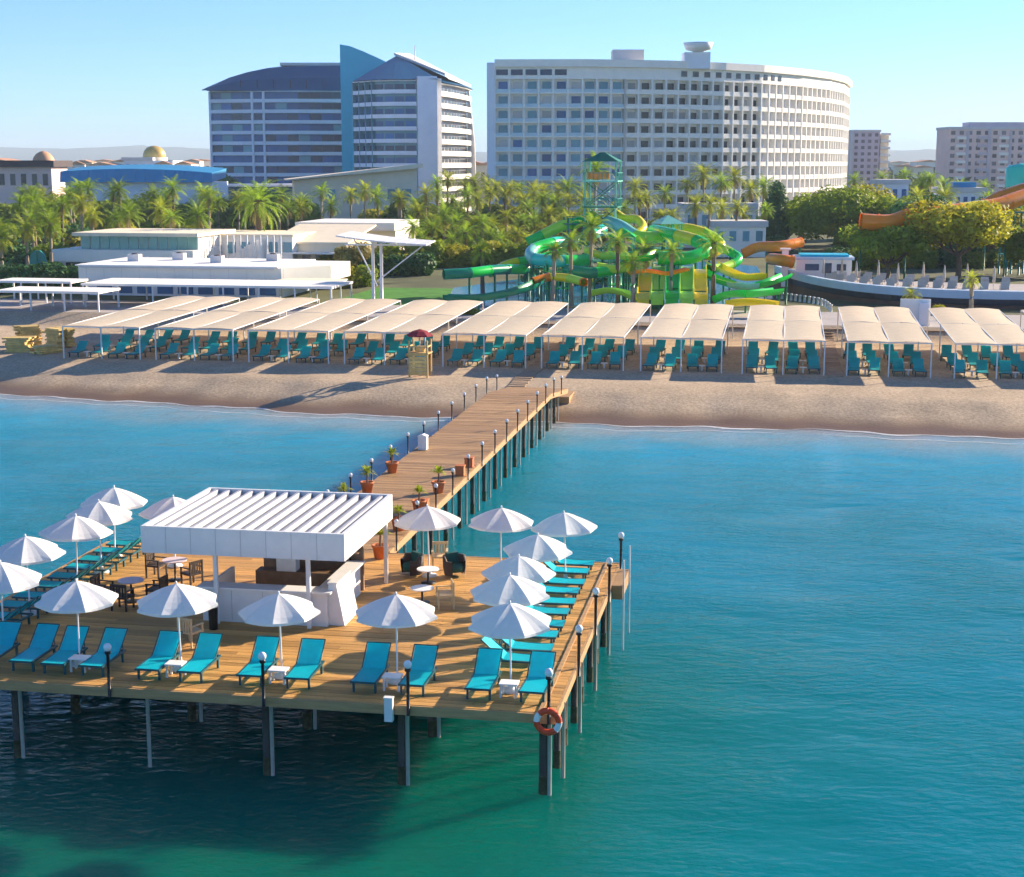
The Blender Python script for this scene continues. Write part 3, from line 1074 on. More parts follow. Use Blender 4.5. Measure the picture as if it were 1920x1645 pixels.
tag(mb.build('path', 'walk_wood_b', None, W(0, 0, 0), YAW), 'wooden landing where the walkway meets the sand', 'path', kind='structure')

# ---- lifeguard tower
t = thing('lifeguard_tower', 'pale timber lifeguard tower with red parasol in front of the beach shades', 'tower', W(-20.0, 69.0, beach_z(-20, 69)), YAW)
for x in (-.65, .65):
    for y in (-.6, .6):
        MB().box(x - .06, x + .06, y - .06, y + .06, -.3, 2.6).build('leg', 'tower_timber', t)
MB().box(-.75, .75, -.7, .7, 1.62, 1.70).build('platform', 'tower_timber', t)
for z in (.15, .42, .69, .96, 1.23, 1.50):
    MB().box(-.62, .62, -.69, -.665, z, z + .22).build('front_board', 'pale_timber', t)
MB().box(-.7, .7, -.66, -.6, 2.1, 2.2).build('rail', 'tower_timber', t)
for x in (-.7, .64):
    MB().box(x, x + .06, -.6, .6, 2.1, 2.2).build('rail', 'tower_timber', t)
MB().box(-.3, .3, .0, .5, 1.702, 2.1).build('seat', 'pale_timber', t)
r_ = MB()
rows = [[(math.cos(2 * math.pi * k / 8) * r, math.sin(2 * math.pi * k / 8) * r, z) for k in range(8)] for r, z in ((.02, 3.35), (.55, 3.2), (.95, 2.95), (.95, 2.85))]
r_.grid(rows, closed=True, smooth=False)
r_.build('parasol_top', 'red_canvas', t)
MB().tube([(0, 0, 1.7), (0, 0, 3.34)], .03, 6).build('parasol_pole', 'white_steel', t)

# ---- stack of pale timber at far left
for i, (u, v, a_, n) in enumerate(((-55.2, 77.5, 10, 6), (-53.2, 80.5, -25, 8), (-56.5, 81.5, 35, 8), (-52.6, 76.8, 60, 3))):
    t = thing('timber_stack', 'pile of pale yellow timber boards on the sand at far left, %s' % ['nearest large pile', 'farther right pile', 'farther left pile', 'smallest pile'][i], 'timber', W(u, v, beach_z(u, v)), YAW + R(a_), 'timber piles on the sand')
    for k in range(int(n * 1.4)):
        z = k * .15
        MB().box(-.9 + rnd.uniform(-.3, .3), .9 + rnd.uniform(-.3, .3), -.8, -.1, z, z + .13).build('board', 'pale_timber', t, (0, 0, 0), rnd.uniform(-.12, .12))
        MB().box(-.8 + rnd.uniform(-.3, .3), .9 + rnd.uniform(-.3, .3), .0, .7, z, z + .13).build('board', 'pale_timber', t, (0, 0, 0), rnd.uniform(-.12, .12))

# ================================================================== WHITE BEACH CLUB BUILDINGS
GZ = 2.2
def local_box(t, x0, x1, y0, y1, z0, z1, name, mat):
    return MB().box(x0, x1, y0, y1, z0, z1).build(name, mat, t)

# long low pergola with thin white roof
def pergola(label, u0, u1, v0, v1, h, n, fr=.22):
    t = thing('pergola', label, 'pergola', W(u0, v0, GZ), YAW)
    w, d = u1 - u0, v1 - v0
    local_box(t, 0, w, 0, d, h, h + fr, 'roof_slab', 'render_white')
    pm_ = MB().box(-.07, .07, -.07, .07, -.9, h - .002).mesh('post', 'white_paint')
    for k in range(n):
        for y in (.2, d - .2):
            inst('post', pm_, t, (.15 + (w - .3) * k / (n - 1), y, 0))
    return t
pergola('long thin white pergola in front of the low white beach building', -63.80, -37.78, 107, 114.5, 2.0, 8)
pergola('small low white pergola at the far left behind the timber', -69.90, -59.16, 101, 106, 1.7, 4)
p3 = pergola('narrow white pergola at the far left, behind the small low one', -74.22, -65.81, 109, 113, 2.0, 4)

# low white building with deep fascia
t = thing('beach_pavilion', 'low flat-roofed white pavilion with deep plain fascia behind the long pergola', 'building', W(-69.24, 118, GZ), YAW)
w = -46.56 - -69.24
local_box(t, 0, w, 0, 13, 1.55, 3.2, 'fascia', 'render_white')
MB().prism([(w + .003, 0, 1.55), (w + 3.8, 5.5, 1.55), (w + 3.8, 13, 1.55), (w + .003, 13, 1.55)], (0, 0, 1.64)).build('fascia_end', 'render_white', t)
local_box(t, -.25, w - .3, -.25, 13.2, 3.204, 3.34, 'roof_edge', 'render_white')
local_box(t, .6, w - .4, 1.0, 12.5, 0, 1.548, 'wall', 'render_pale')
for k in range(9):
    local_box(t, 1.6 + k * 2.3, 3.3 + k * 2.3, .9, .997, .25, 1.4, 'window', 'glass_blue')

for k in range(12):
    local_box(t, .9 + k * 2.0, .93 + k * 2.0, -.012, -.002, 1.56, 3.19, 'panel_joint', 'flat_grey')
for k, (x, y) in enumerate(((3, 6), (7, 9), (13, 5), (18, 9))):
    u_ = local_box(t, x, x + 1.3, y, y + 1.0, 3.345, 4.1, 'roof_unit', 'flat_grey')
    MB().lathe([(0, 4.102), (.35, 4.102), (.35, 4.2), (0, 4.2)], 12, at=(x + .65, y + .5, 0)).build('fan_guard', 'roof_dark', u_)
local_box(t, .3, w - .6, -.45, -.26, 3.05, 3.2, 'gutter', 'flat_grey')

# two-level building with green glass storey
t = thing('glass_pavilion', 'white two-level pavilion with a green glass upper storey and cream roof at left', 'building', W(-86.16, 146, GZ), YAW)
w = -67.29 - -86.16
local_box(t, 0, w, 0, 16, 1.75, 3.25, 'fascia', 'render_white')
local_box(t, .5, w - .4, .8, 15, 0, 1.748, 'wall', 'render_pale')
for k in range(7):
    local_box(t, 1.5 + k * 2.5, 3.4 + k * 2.5, .7, .797, .3, 1.6, 'window', 'glass_dark')
n = 12
for k in range(n):
    x0 = 3.0 + k * (w - 3.2) / n
    local_box(t, x0, x0 + (w - 3.2) / n - .1, 2.2, 2.3, 3.26, 4.9, 'glass_panel', 'glass_green')
local_box(t, 3.0, w - .2, 2.35, 14, 3.26, 4.9, 'upper_wall', 'render_white')
local_box(t, 2.3, w + .2, 1.2, 15, 4.905, 5.35, 'roof', 'render_cream')

# white stepped terrace building in the middle
t = thing('terrace_building', 'white stepped terrace building with diagonal stairs right of the glass pavilion', 'building', W(-69.22, 152, GZ), YAW)
w = -57.63 - -69.22
local_box(t, 0, w, 4, 16, 0, 4.6, 'upper_block', 'render_white')
local_box(t, .2, w * .98, 0, 3.99, 0, 1.4, 'lower_block', 'render_white')
for k in range(10):
    local_box(t, 2.5 + k * .55, 3.02 + k * .55, 1.8, 3.6, 1.41, 1.7 + k * .28, 'stair', 'render_white')
for k in range(12):
    MB().box(-.1, .1, 0, .15, 0, 3.6).build('stair_rail', 'white_paint', t, (1.0 + k * .9, 1.2, 1.3))
for k in range(6):
    local_box(t, .8 + k * 1.9, 2.0 + k * 1.9, 3.9, 3.995, 2.4, 3.9, 'window', 'glass_aqua')
local_box(t, -.2, w + .2, 3.7, 16.2, 4.605, 4.9, 'roof', 'render_cream')

t = thing('terrace_hall', 'long white hall with a pale sloping roof behind the big palm', 'building', W(-61.44, 158, GZ), YAW)
w = -50.92 - -61.44
local_box(t, 0, w, 0, 14, 0, 3.6, 'wall', 'render_cream')
MB().prism([(-.3, -.3, 3.605), (w + .3, -.3, 3.605), (w + .3, 14, 5.4), (-.3, 14, 5.4)], (0, 0, .25)).build('roof', 'render_cream', t)
for k in range(5):
    local_box(t, .9 + k * 1.8, 2.0 + k * 1.8, -.08, -.003, .6, 2.2, 'window', 'glass_dark')
local_box(t, -.2, w * .9, -2.2, -.1, 2.4, 2.6, 'canopy', 'render_white')
t = thing('roof_terrace', 'white hall with a flat overhanging roof beside the dense palms', 'building', W(-63.16, 176, GZ), YAW)
w = -49.43 - -63.16
local_box(t, 0, w, 2, 14, 0, 4.6, 'wall', 'render_white')
local_box(t, -.5, w + .4, 0, 15, 4.605, 5.7, 'roof', 'render_white')
for k in range(6):
    local_box(t, 1 + k * 2, 2.4 + k * 2, 1.9, 1.996, 1.4, 3.4, 'window', 'glass_aqua')

# white wing-shaped shade on twin poles
wx0, wx1 = -37.84, -28.90
t = thing('wing_canopy', 'white wing-shaped canopy on two tall white poles above the lawn', 'canopy', W(wx0, 110, GZ), YAW)
w = wx1 - wx0
for x, mt in ((w * .335, 'white_steel'), (w * .43, 'white_steel')):
    MB().tube([(x, 1.5, -.6), (x, 1.5, 6.2)], .16, 10).build('pole', mt, t)
for k in range(9):
    x0, x1 = w * k / 9, w * (k + 1) / 9 - .05
    f0, f1 = x0 / w, x1 / w
    z0, z1 = 6.85 - .85 * f0 + .5 * (f0 - .5) ** 2, 6.85 - .85 * f1 + .5 * (f1 - .5) ** 2
    MB().prism([(x0, -1.2 + .8 * f0, z0), (x1, -1.2 + .8 * f1, z1), (x1, 4.4 - .8 * f1, z1 + .2), (x0, 4.4 - .8 * f0, z0 + .2)], (0, 0, .13)).build('wing_panel', 'white_paint', t)
MB().box(.1, w - .1, 1.4, 1.6, 6.0, 6.15).build('spine_beam', 'white_steel', t)
MB().tube([(w * .38, 1.5, 2), (w * .1, 1.5, 7.0)], .07, 6).build('brace', 'white_steel', t)
MB().tube([(w * .38, 1.5, 2.5), (w * .9, 1.5, 6.0)], .07, 6).build('brace', 'white_steel', t)
t = thing('flat_canopy', 'thin flat white canopy over the pavilion terrace, left of the twin poles', 'canopy', W(-46.11, 114.6, GZ), YAW)
w = -38.85 - -46.11
MB().prism([(0, 0, 2.05), (w, 0, 2.05), (w - .5, 3.3, 2.05), (.5, 3.3, 2.05)], (0, 0, .16)).build('roof', 'render_cream', t)
for x in (.4, w / 2, w - .4):
    MB().box(x - .06, x + .06, .3, .42, 0, 2.048).build('post', 'white_paint', t)
# lawn and hedge bed
lx0, lx1 = -40.53, -28.96
mb = MB()
mb.grid([[W(u, v, 2.212) for u in lin(lx0, lx1, 6)] for v in (113.3, 120, 127, 134)])
tag(mb.build('lawn', 'lawn'), 'bright green lawn beside the twin poles', 'lawn', kind='structure')
# rounded teal windbreak
t = thing('teal_screen', 'rounded teal screen standing beside the glass pavilion at left', 'screen', (-59.16, 193.73, 2.20), 0)
mb = MB()
prof = [(-1.0, 0), (1.0, 0), (1.05, 2.0), (.8, 2.9), (.3, 3.3), (-.3, 3.3), (-.8, 2.9), (-1.05, 2.0)]
mb.prism([(x, 0, z) for x, z in prof], (0, .5, 0))
mb.build('panel', 'steel_teal', t)
MB().box(-.06, .06, -.12, -.003, 0, 3.2).build('mast', 'steel_green', t)

# ================================================================== WATER PARK
def slide(label, pts, r, mat, group='water slides', ring=None, seg_len=3.2, open_top=False, supports=True):
    path = smooth_path(pts, 8)
    r *= .86
    base = Vector((path[0].x, path[0].y, GZ))
    t = thing('water_slide', label, 'water slide', base, 0, group)
    path = [p - base for p in path]
    # split the run into flume sections of about seg_len
    acc, start = 0.0, 0
    mats = mat if isinstance(mat, list) else [mat]
    k = 0
    def flume(ps, m):
        if not open_top:
            mb = MB()
            mb.tube(ps, r, 12, caps=False)
            mb.tube(ps, r * .93, 12, caps=False)
            mb.build('flume_section', m, t)
        else:
            mb = MB()
            for rr, flip in ((r, False), (r * .88, True)):
                rows = []
                for i, p in enumerate(ps):
                    tt = (ps[min(i + 1, len(ps) - 1)] - ps[max(i - 1, 0)]).normalized()
                    a_ = tt.cross(Vector((0, 0, 1)))
                    a_.normalize()
                    row = [p + a_ * math.cos(x) * rr + Vector((0, 0, 1)) * math.sin(x) * rr for x in lin(R(180), R(360), 9)]
                    rows.append(row if not flip else row[::-1])
                mb.grid(rows)
            for i in range(len(ps) - 1):
                pass
            mb.build('flume_section', m, t)
    for i in range(1, len(path)):
        acc += (path[i] - path[i - 1]).length
        if acc > seg_len or i == len(path) - 1:
            flume(path[start:i + 1], mats[k % len(mats)])
            p, q = path[i], path[i - 1]
            d = (p - q).normalized()
            if not open_top:
                MB().tube([p - d * .07, p + d * .07], r * 1.09, 12, caps=False).build('flange', mats[k % len(mats)] if ring is None else ring, t)
            if supports and p.z > 1.2 + r and k % 2 == 0:
                MB().tube([(p.x, p.y, -.1), (p.x, p.y, p.z - r * .95)], .11, 8).build('support', 'steel_green', t)
            start, acc = i, 0.0
            k += 1
    return t

slide('dark green flume with an upper run left of the water park', [(-6.69, 152.00, 5.50), (-4.21, 153.00, 5.58), (-1.61, 156.00, 5.69), (1.37, 160.00, 5.48)], .6, ['slide_darkgreen', 'slide_green'], seg_len=2.4)
slide('low dark green open flume nearest the shades at left of the water park', [(-6.33, 147.00, 3.98), (-3.52, 146.00, 4.02), (-0.51, 147.00, 4.34), (2.06, 150.00, 4.87), (2.91, 154.00, 5.36)], .75, 'slide_darkgreen', open_top=True)
slide('teal tube slide winding in the middle of the water park', [(10.35, 178.00, 8.81), (7.36, 172.00, 7.78), (4.55, 166.00, 7.90), (2.24, 163.00, 7.33), (2.20, 160.00, 6.57), (4.88, 158.00, 6.42), (7.69, 160.00, 6.41)], .72, ['slide_teal', 'slide_green', 'slide_mint'])
slide('pale mint tube slide starting at the slide tower', [(10.58, 172.00, 9.94), (11.78, 168.00, 9.51), (13.35, 166.00, 8.58), (15.34, 166.00, 8.47), (17.36, 168.00, 8.66)], .75, ['slide_mint', 'slide_mint', 'slide_lime'])
slide('short orange and rust flume below the teal tube', [(1.99, 152.00, 4.82), (3.68, 153.00, 5.16), (5.49, 152.00, 5.13), (6.97, 150.00, 4.87)], .48, ['slide_orange', 'slide_yellow', 'slide_lime'], seg_len=2.0)
slide('bright green tube slide with a yellow mouth right of the tower', [(15.41, 170.00, 9.03), (16.84, 164.00, 8.84), (18.90, 160.00, 8.37), (19.77, 158.00, 7.61), (17.66, 156.00, 6.87), (14.72, 156.00, 6.87)], .78, ['slide_green', 'slide_green', 'slide_yellow', 'slide_green'])
slide('thin orange open flume under the bright green tube', [(11.49, 152.00, 5.86), (13.23, 151.00, 6.09), (14.95, 150.00, 5.90), (17.12, 151.00, 6.24)], .42, 'slide_orange', open_top=True)
slide('upper yellow open flume near the white deckhouse', [(20.85, 162.00, 6.17), (21.98, 158.00, 5.61), (23.18, 155.00, 5.34), (25.31, 155.00, 5.44)], .8, 'slide_yellow', open_top=True)
slide('green and mint curved flume between the two yellow flumes', [(19.23, 160.00, 5.75), (20.65, 156.00, 4.95), (23.01, 152.00, 4.61), (25.78, 153.00, 5.06), (27.61, 156.00, 5.37)], .75, ['slide_green', 'slide_green', 'slide_mint'], open_top=True)
slide('green open flume just above the lowest yellow flume', [(19.61, 149.00, 3.66), (20.90, 148.00, 4.26), (22.78, 147.00, 4.34), (25.82, 150.00, 4.35)], .8, 'slide_green', open_top=True)
slide('lowest yellow open flume closest to the beach shades', [(20.25, 145.00, 3.65), (21.84, 144.00, 3.84), (23.25, 143.50, 3.78), (24.56, 143.00, 3.63)], .8, 'slide_yellow', open_top=True)
slide('orange tube slide behind the white deckhouse', [(26.43, 178.00, 6.02), (28.06, 178.00, 6.75), (30.16, 176.00, 6.98), (32.92, 178.00, 7.30)], .68, 'slide_orange')
slide('lower rust-orange tube slide left of the white deckhouse', [(28.29, 170.00, 5.90), (29.12, 168.00, 5.91), (30.33, 168.00, 5.74)], .75, 'slide_orange', supports=False)
slide('long orange and yellow raft slide crossing above the pines at right', [(71.46, 200.00, 13.62), (64.12, 195.00, 12.18), (59.60, 192.00, 11.08), (55.44, 190.00, 10.62), (51.35, 188.00, 10.17), (47.27, 187.00, 9.82), (44.82, 186.00, 9.23), (41.63, 186.00, 9.35)], 1.15, ['slide_orange', 'slide_orange', 'slide_orange', 'slide_orange', 'slide_yellow', 'slide_orange', 'slide_orange', 'slide_orange'], seg_len=3.6)
slide('upper orange raft slide leaving the picture at right', [(73.25, 203.00, 13.10), (68.08, 204.00, 12.68), (64.29, 205.00, 11.48), (62.55, 206.00, 10.42)], 1.5, 'slide_orange', seg_len=4.5)

slide('lime open flume curling below the mint tube', [(10.42, 160.00, 7.39), (11.85, 157.00, 7.02), (13.64, 156.00, 7.19), (15.17, 158.00, 7.61), (16.57, 160.00, 7.12)], .7, ['slide_lime', 'slide_green'], open_top=True)
slide('thin yellow tube slide beside the slide tower', [(11.29, 176.00, 10.98), (12.34, 172.00, 10.23), (13.65, 170.00, 10.18), (14.08, 168.00, 9.34), (12.79, 166.00, 8.47)], .55, 'slide_yellow')
slide('green tube slide running left from the tower above the teal tube', [(9.03, 174.00, 10.45), (7.05, 172.00, 9.76), (5.29, 172.00, 9.35), (3.53, 172.00, 8.48), (1.77, 172.00, 7.60)], .7, ['slide_green', 'slide_lime'])
slide('yellow and lime tube slide behind the bright green tube', [(18.36, 176.00, 9.01), (20.35, 175.00, 8.82), (22.34, 174.00, 8.09), (22.99, 172.00, 7.19), (21.57, 170.00, 6.37)], .75, ['slide_yellow', 'slide_lime'])
slide('dark green tube slide crossing below the tower', [(5.36, 156.00, 5.75), (7.46, 155.00, 5.44), (9.65, 156.00, 5.59), (11.67, 158.00, 5.99)], .65, ['slide_darkgreen', 'slide_green'])
slide('short lime flume at the left of the lane slide', [(7.75, 150.00, 4.09), (9.30, 150.00, 4.35), (10.78, 149.00, 4.18), (11.73, 148.00, 3.75)], .65, 'slide_lime', open_top=True)
slide('yellow tube slide looping in front of the tower foot', [(7.87, 164.00, 7.17), (9.39, 161.00, 6.79), (11.25, 160.00, 6.95), (12.48, 158.00, 6.31), (10.72, 156.00, 5.75), (8.57, 156.00, 6.01)], .5, ['slide_yellow', 'slide_lime'])
slide('bright green tube slide hanging over the dark green flume', [(5.66, 165.00, 7.11), (3.33, 162.00, 6.62), (1.38, 161.00, 6.35), (-0.55, 160.00, 5.97), (-2.17, 158.00, 5.23)], .5, ['slide_green', 'slide_green', 'slide_yellow'])
slide('lime tube slide under the yellow and lime one at right', [(21.30, 168.00, 7.52), (22.88, 166.00, 7.06), (23.92, 164.00, 6.33), (22.37, 162.00, 5.62), (20.34, 160.00, 5.48)], .55, ['slide_lime', 'slide_green'])
# climbing frames
for i, (q, hh, m1, m2) in enumerate((((11.51, 162.94, 2.20), 6.5, 'slide_mint', 'slide_green'), ((4.66, 159.14, 2.20), 4.2, 'steel_teal', 'slide_green'), ((17.09, 171.11, 2.20), 7.5, 'slide_green', 'slide_mint'), ((2.28, 165.58, 2.20), 3.6, 'steel_green', 'slide_teal'))):
    t = thing('climbing_frame', 'green climbing frame %s' % ['right of the slide tower foot', 'with teal posts left of the slide tower', 'behind the lane slide', 'low one at the left of the slides'][i], 'climbing frame', q, R(-10 + 15 * i), 'climbing frames in the water park')
    for x in (-1.2, 0, 1.2):
        for y in (-1, 1):
            MB().tube([(x, y, -.1), (x, y, hh)], .09, 6).build('post', m1, t)
    z = 1.4
    while z < hh:
        MB().box(-1.4, 1.4, -1.2, 1.2, z, z + .1).build('deck', m2, t)
        for k in range(9):
            MB().box(-1.35 + k * .33, -1.29 + k * .33, -1.19, -1.14, z + .102, z + .85).build('baluster', m2, t)
        MB().box(-1.4, 1.4, -1.2, -1.13, z + .852, z + .92).build('handrail', m1, t)
        z += 1.7
    mb = MB()
    mb.grid([[(-1.5, -1.3, hh), (1.5, -1.3, hh), (1.5, 1.3, hh), (-1.5, 1.3, hh)], [(-.1, -.1, hh + .9), (.1, -.1, hh + .9), (.1, .1, hh + .9), (-.1, .1, hh + .9)]], closed=True, smooth=False)
    mb.build('roof', m2, t)

# multi-lane chute
def lane(name, label, p0, p1, w, mat):
    p0, p1 = Vector(p0), Vector(p1)
    t = thing('slide_lane', label, 'water slide', (p1.x, p1.y, GZ), 0, 'side-by-side slide lanes')
    mb = MB()
    n = 14
    rows = []
    L = p0 - p1
    for i in range(n + 1):
        f_ = i / n
        p = p1 + L * f_
        z = p1.z + L.z * f_ + .55 * math.sin(f_ * math.pi * 3) * (1 - f_ * .5) - GZ
        x, y = p.x - p1.x, p.y - p1.y
        rows.append([(x - w / 2, y, z + .5), (x - w / 2 + .08, y, z + .5), (x - w / 2 + .1, y, z), (x + w / 2 - .1, y, z), (x + w / 2 - .08, y, z + .5), (x + w / 2, y, z + .5)])
    mb.grid(rows, smooth=False)
    mb.build('chute', mat, t)
    for f_ in (.45, .9):
        p = L * f_
        MB().box(p.x - w / 2 + .1, p.x + w / 2 - .1, p.y - .08, p.y + .08, -.1, p1.z + p.z - GZ - .25).build('support', 'steel_green', t)
    return t
for i, (x0, x1, m) in enumerate(((1196, 1200, 'slide_yellow'), (1215, 1222, 'slide_lime'), (1240, 1246, 'slide_lime'), (1265, 1272, 'slide_green'), (1288, 1296, 'slide_yellow'), (1308, 1318, 'slide_lime'))):
    pass
lane('slide_lane', 'leftmost yellow lane of the lane slide at the water park\'s front', (13.68, 158.00, 5.61), (12.34, 146.00, 3.06), 1.35, 'slide_yellow')
lane('slide_lane', 'left lime lane of the lane slide, next to the leftmost yellow one', (14.98, 158.00, 5.88), (13.70, 146.00, 3.06), 1.35, 'slide_lime')
lane('slide_lane', 'green lane in the middle of the lane slide', (16.38, 158.00, 6.10), (15.11, 146.00, 3.11), 1.35, 'slide_green')
lane('slide_lane', 'right lime lane of the lane slide', (17.80, 158.00, 5.88), (16.47, 146.00, 3.06), 1.35, 'slide_lime')
lane('slide_lane', 'rightmost yellow lane of the lane slide', (19.11, 158.00, 5.61), (17.83, 146.00, 3.06), 1.35, 'slide_yellow')

# slide tower
tw = thing('slide_tower', 'tall green steel slide tower with stairs and green roof in front of the white hotel', 'tower', (10.03, 173.28, 2.20), R(-12))
H_ = 14.2
for x in (-1.7, 1.7):
    for y in (-1.7, 1.7):
        MB().tube([(x, y, -.1), (x, y, H_)], .11, 8).build('column', 'slide_mint', tw)
for k, z in enumerate((3.2, 6.2, 9.2, 12.0)):
    MB().box(-1.95, 1.95, -1.95, 1.95, z, z + .16).build('platform', 'slide_mint' if k % 2 else 'steel_green', tw)
    for (x0, x1, y0, y1) in ((-1.95, 1.95, -1.95, -1.90), (-1.95, -1.9, -1.89, 1.95), (1.9, 1.95, -1.89, 1.95)):
        MB().box(x0, x1, y0, y1, z + .95, z + 1.02).build('handrail', 'steel_teal', tw)
        for q in range(8):
            f_ = (q + .5) / 8
            xx, yy = x0 + (x1 - x0) * f_, y0 + (y1 - y0) * f_
            MB().box(xx - .025, xx + .025, yy - .025, yy + .025, z + .162, z + .948).build('baluster', 'steel_teal', tw)
    if z < 12:
        s = 1 if k % 2 == 0 else -1
        zt = 3.0 if z < 9 else 2.8
        for q in range(10):
            f_ = q / 9
            MB().box(s * (-1.6 + 3.2 * f_) - .2, s * (-1.6 + 3.2 * f_) + .2, 2.0, 3.0, z + .1 + zt * f_, z + .16 + zt * f_).build('stair_tread', 'slide_mint', tw)
for z in (0.2, 3.4, 6.4, 9.4):
    for s in (-1, 1):
        MB().tube([(-1.7, s * 1.7, z), (1.7, s * 1.7, z + 2.7)], .05, 6).build('brace', 'steel_green', tw)
        MB().tube([(1.7, s * 1.7, z), (-1.7, s * 1.7, z + 2.7)], .05, 6).build('brace', 'steel_green', tw)
mb = MB()
mb.grid([[(-2.0, -2.0, H_), (2.0, -2.0, H_), (2.0, 2.0, H_), (-2.0, 2.0, H_)], [(-.25, -.25, H_ + 1.0), (.25, -.25, H_ + 1.0), (.25, .25, H_ + 1.0), (-.25, .25, H_ + 1.0)]], closed=True, smooth=False)
mb.face([(-2.0, 2.0, H_ - .001), (2.0, 2.0, H_ - .001), (2.0, -2.0, H_ - .001), (-2.0, -2.0, H_ - .001)])
mb.build('tower_roof', 'steel_green', tw)
MB().box(-1.5, 1.0, -1.88, -1.8, 12.3, 13.1).build('sign_panel', 'slide_orange', tw)
# second, lower tower
tw2 = thing('slide_tower', 'lower green steel stair tower left of the tall slide tower', 'tower', (7.19, 171.11, 2.20), R(8))
for x in (-1.3, 1.3):
    for y in (-1.3, 1.3):
        MB().tube([(x, y, -.1), (x, y, 8.2)], .12, 8).build('column', 'steel_teal', tw2)
for z in (2.6, 5.2, 7.4):
    MB().box(-1.5, 1.5, -1.5, 1.5, z, z + .15).build('platform', 'steel_green', tw2)
    MB().box(-1.5, 1.5, -1.5, -1.45, z + .9, z + .97).build('handrail', 'steel_green', tw2)
    for q in range(6):
        MB().box(-1.4 + q * .56, -1.35 + q * .56, -1.49, -1.45, z + .152, z + .898).build('baluster', 'steel_green', tw2)
for z in (.2, 2.8, 5.4):
    MB().tube([(-1.3, -1.3, z), (1.3, -1.3, z + 2.3)], .05, 6).build('brace', 'steel_green', tw2)
# teal support frame at the right
tw3 = thing('slide_scaffold', 'teal steel frame carrying the orange raft slides at the right edge', 'frame', (64.25, 198.40, 2.20), R(5))
for x in (-1.6, 0, 1.6):
    for y in (-1.2, 1.2):
        MB().tube([(x, y, -.1), (x, y, 8.0)], .13, 8).build('column', 'steel_teal', tw3)
for z in (2.5, 5.0, 7.8):
    MB().box(-1.8, 1.8, -1.4, 1.4, z, z + .14).build('platform', 'steel_teal', tw3)
for z in (.2, 2.7, 5.2):
    MB().tube([(-1.6, -1.2, z), (1.6, -1.2, z + 2.3)], .05, 6).build('brace', 'steel_teal', tw3)
t = thing('tower_roof_cone', 'turquoise tower cap at the right edge above the orange slides', 'roof', (69.68, 215.00, 12.91), 0)
MB().lathe([(2.0, 0), (2.0, 2.6), (1.6, 3.0), (0, 3.3)], 16).build('cap', 'slide_teal', t)
MB().tube([(0, 0, -12), (0, 0, .0)], .3, 8).build('mast', 'steel_teal', t)

# splash pool
mb = MB()
pts = [W(u, v, 0) for u, v in ((-27.82, 112.82), (-19.17, 114.34), (-1.13, 118.71), (4.34, 127.23), (1.67, 178.46), (-5.42, 189.08), (-25.48, 153.23), (-31.81, 135.15))]
mb.prism([(x, y, 2.1) for x, y, z in pts], (0, 0, .115))
tag(mb.build('pool', 'pool_blue'), 'blue splash pool under the water slides', 'pool', kind='structure')

# kiosk post
t = thing('white_kiosk', 'slim white kiosk with pale roof behind the green slides', 'kiosk', (32.45, 241.37, 2.20), R(-10))
MB().box(-1.3, 1.3, -1, 1, 0, 2.6).build('wall', 'render_pale', t)
MB().box(-1.6, 1.6, -1.3, 1.3, 2.602, 2.85).build('roof', 'render_white', t)
MB().box(.9, 1.15, -1.16, -1.003, 0, 2.6).build('column', 'white_paint', t)
MB().box(-.9, .5, -1.05, -1.003, .9, 2.0).build('window', 'glass_blue', t)
for i, (a_, b_) in enumerate((((1330, 488, 2.2), (1400, 470, 2.2)),)):
    pass

# ---- ship-shaped terrace
hull_pts = [(29.81, 176.00, 2.28), (31.25, 168.00, 2.46), (33.50, 162.00, 2.56), (36.81, 157.00, 2.61), (41.29, 153.50, 2.70), (45.98, 151.50, 2.77), (53.29, 150.00, 2.80)]
hull = thing('ship_terrace', 'long ship-shaped white terrace with a navy stripe at the right', 'terrace', (hull_pts[3][0], hull_pts[3][1], GZ), 0)
hp = [Vector((p[0] - hull_pts[3][0], p[1] - hull_pts[3][1], 0)) for p in hull_pts]
hp = smooth_path(hp, 5)
bk_ = [p + Vector((6, 16, 0)) for p in hp]
def band(z0, z1, out, name, mat):
    mb = MB()
    rows = []
    off = Vector((-.3, -.95, 0)) * out
    n = len(hp)
    zz = lambda i: .9 * (1 - i / (n - 1)) ** 3
    rows = [[(p + off) + Vector((0, 0, z0 + zz(i))) for i, p in enumerate(hp)], [(p + off) + Vector((0, 0, z1 + zz(i))) for i, p in enumerate(hp)], [p + Vector((.3, .9, 0)) + Vector((0, 0, z1 + zz(i))) for i, p in enumerate(hp)]]
    mb.grid(rows, smooth=False)
    mb.build(name, mat, hull)
band(-.9, .35, .0, 'base_wall', 'wall_brown')
band(.352, .95, .25, 'navy_stripe', 'hull_navy')
band(.952, 1.75, .35, 'bulwark', 'hull_pale')
mb = MB()
mb.grid([[p + Vector((.3, .9, 1.2 + .9 * (1 - i / (len(hp) - 1)) ** 3)) for i, p in enumerate(hp)], [p + Vector((0, 0, 1.2)) for p in bk_]], smooth=False)
mb.build('deck', 'paving', hull)
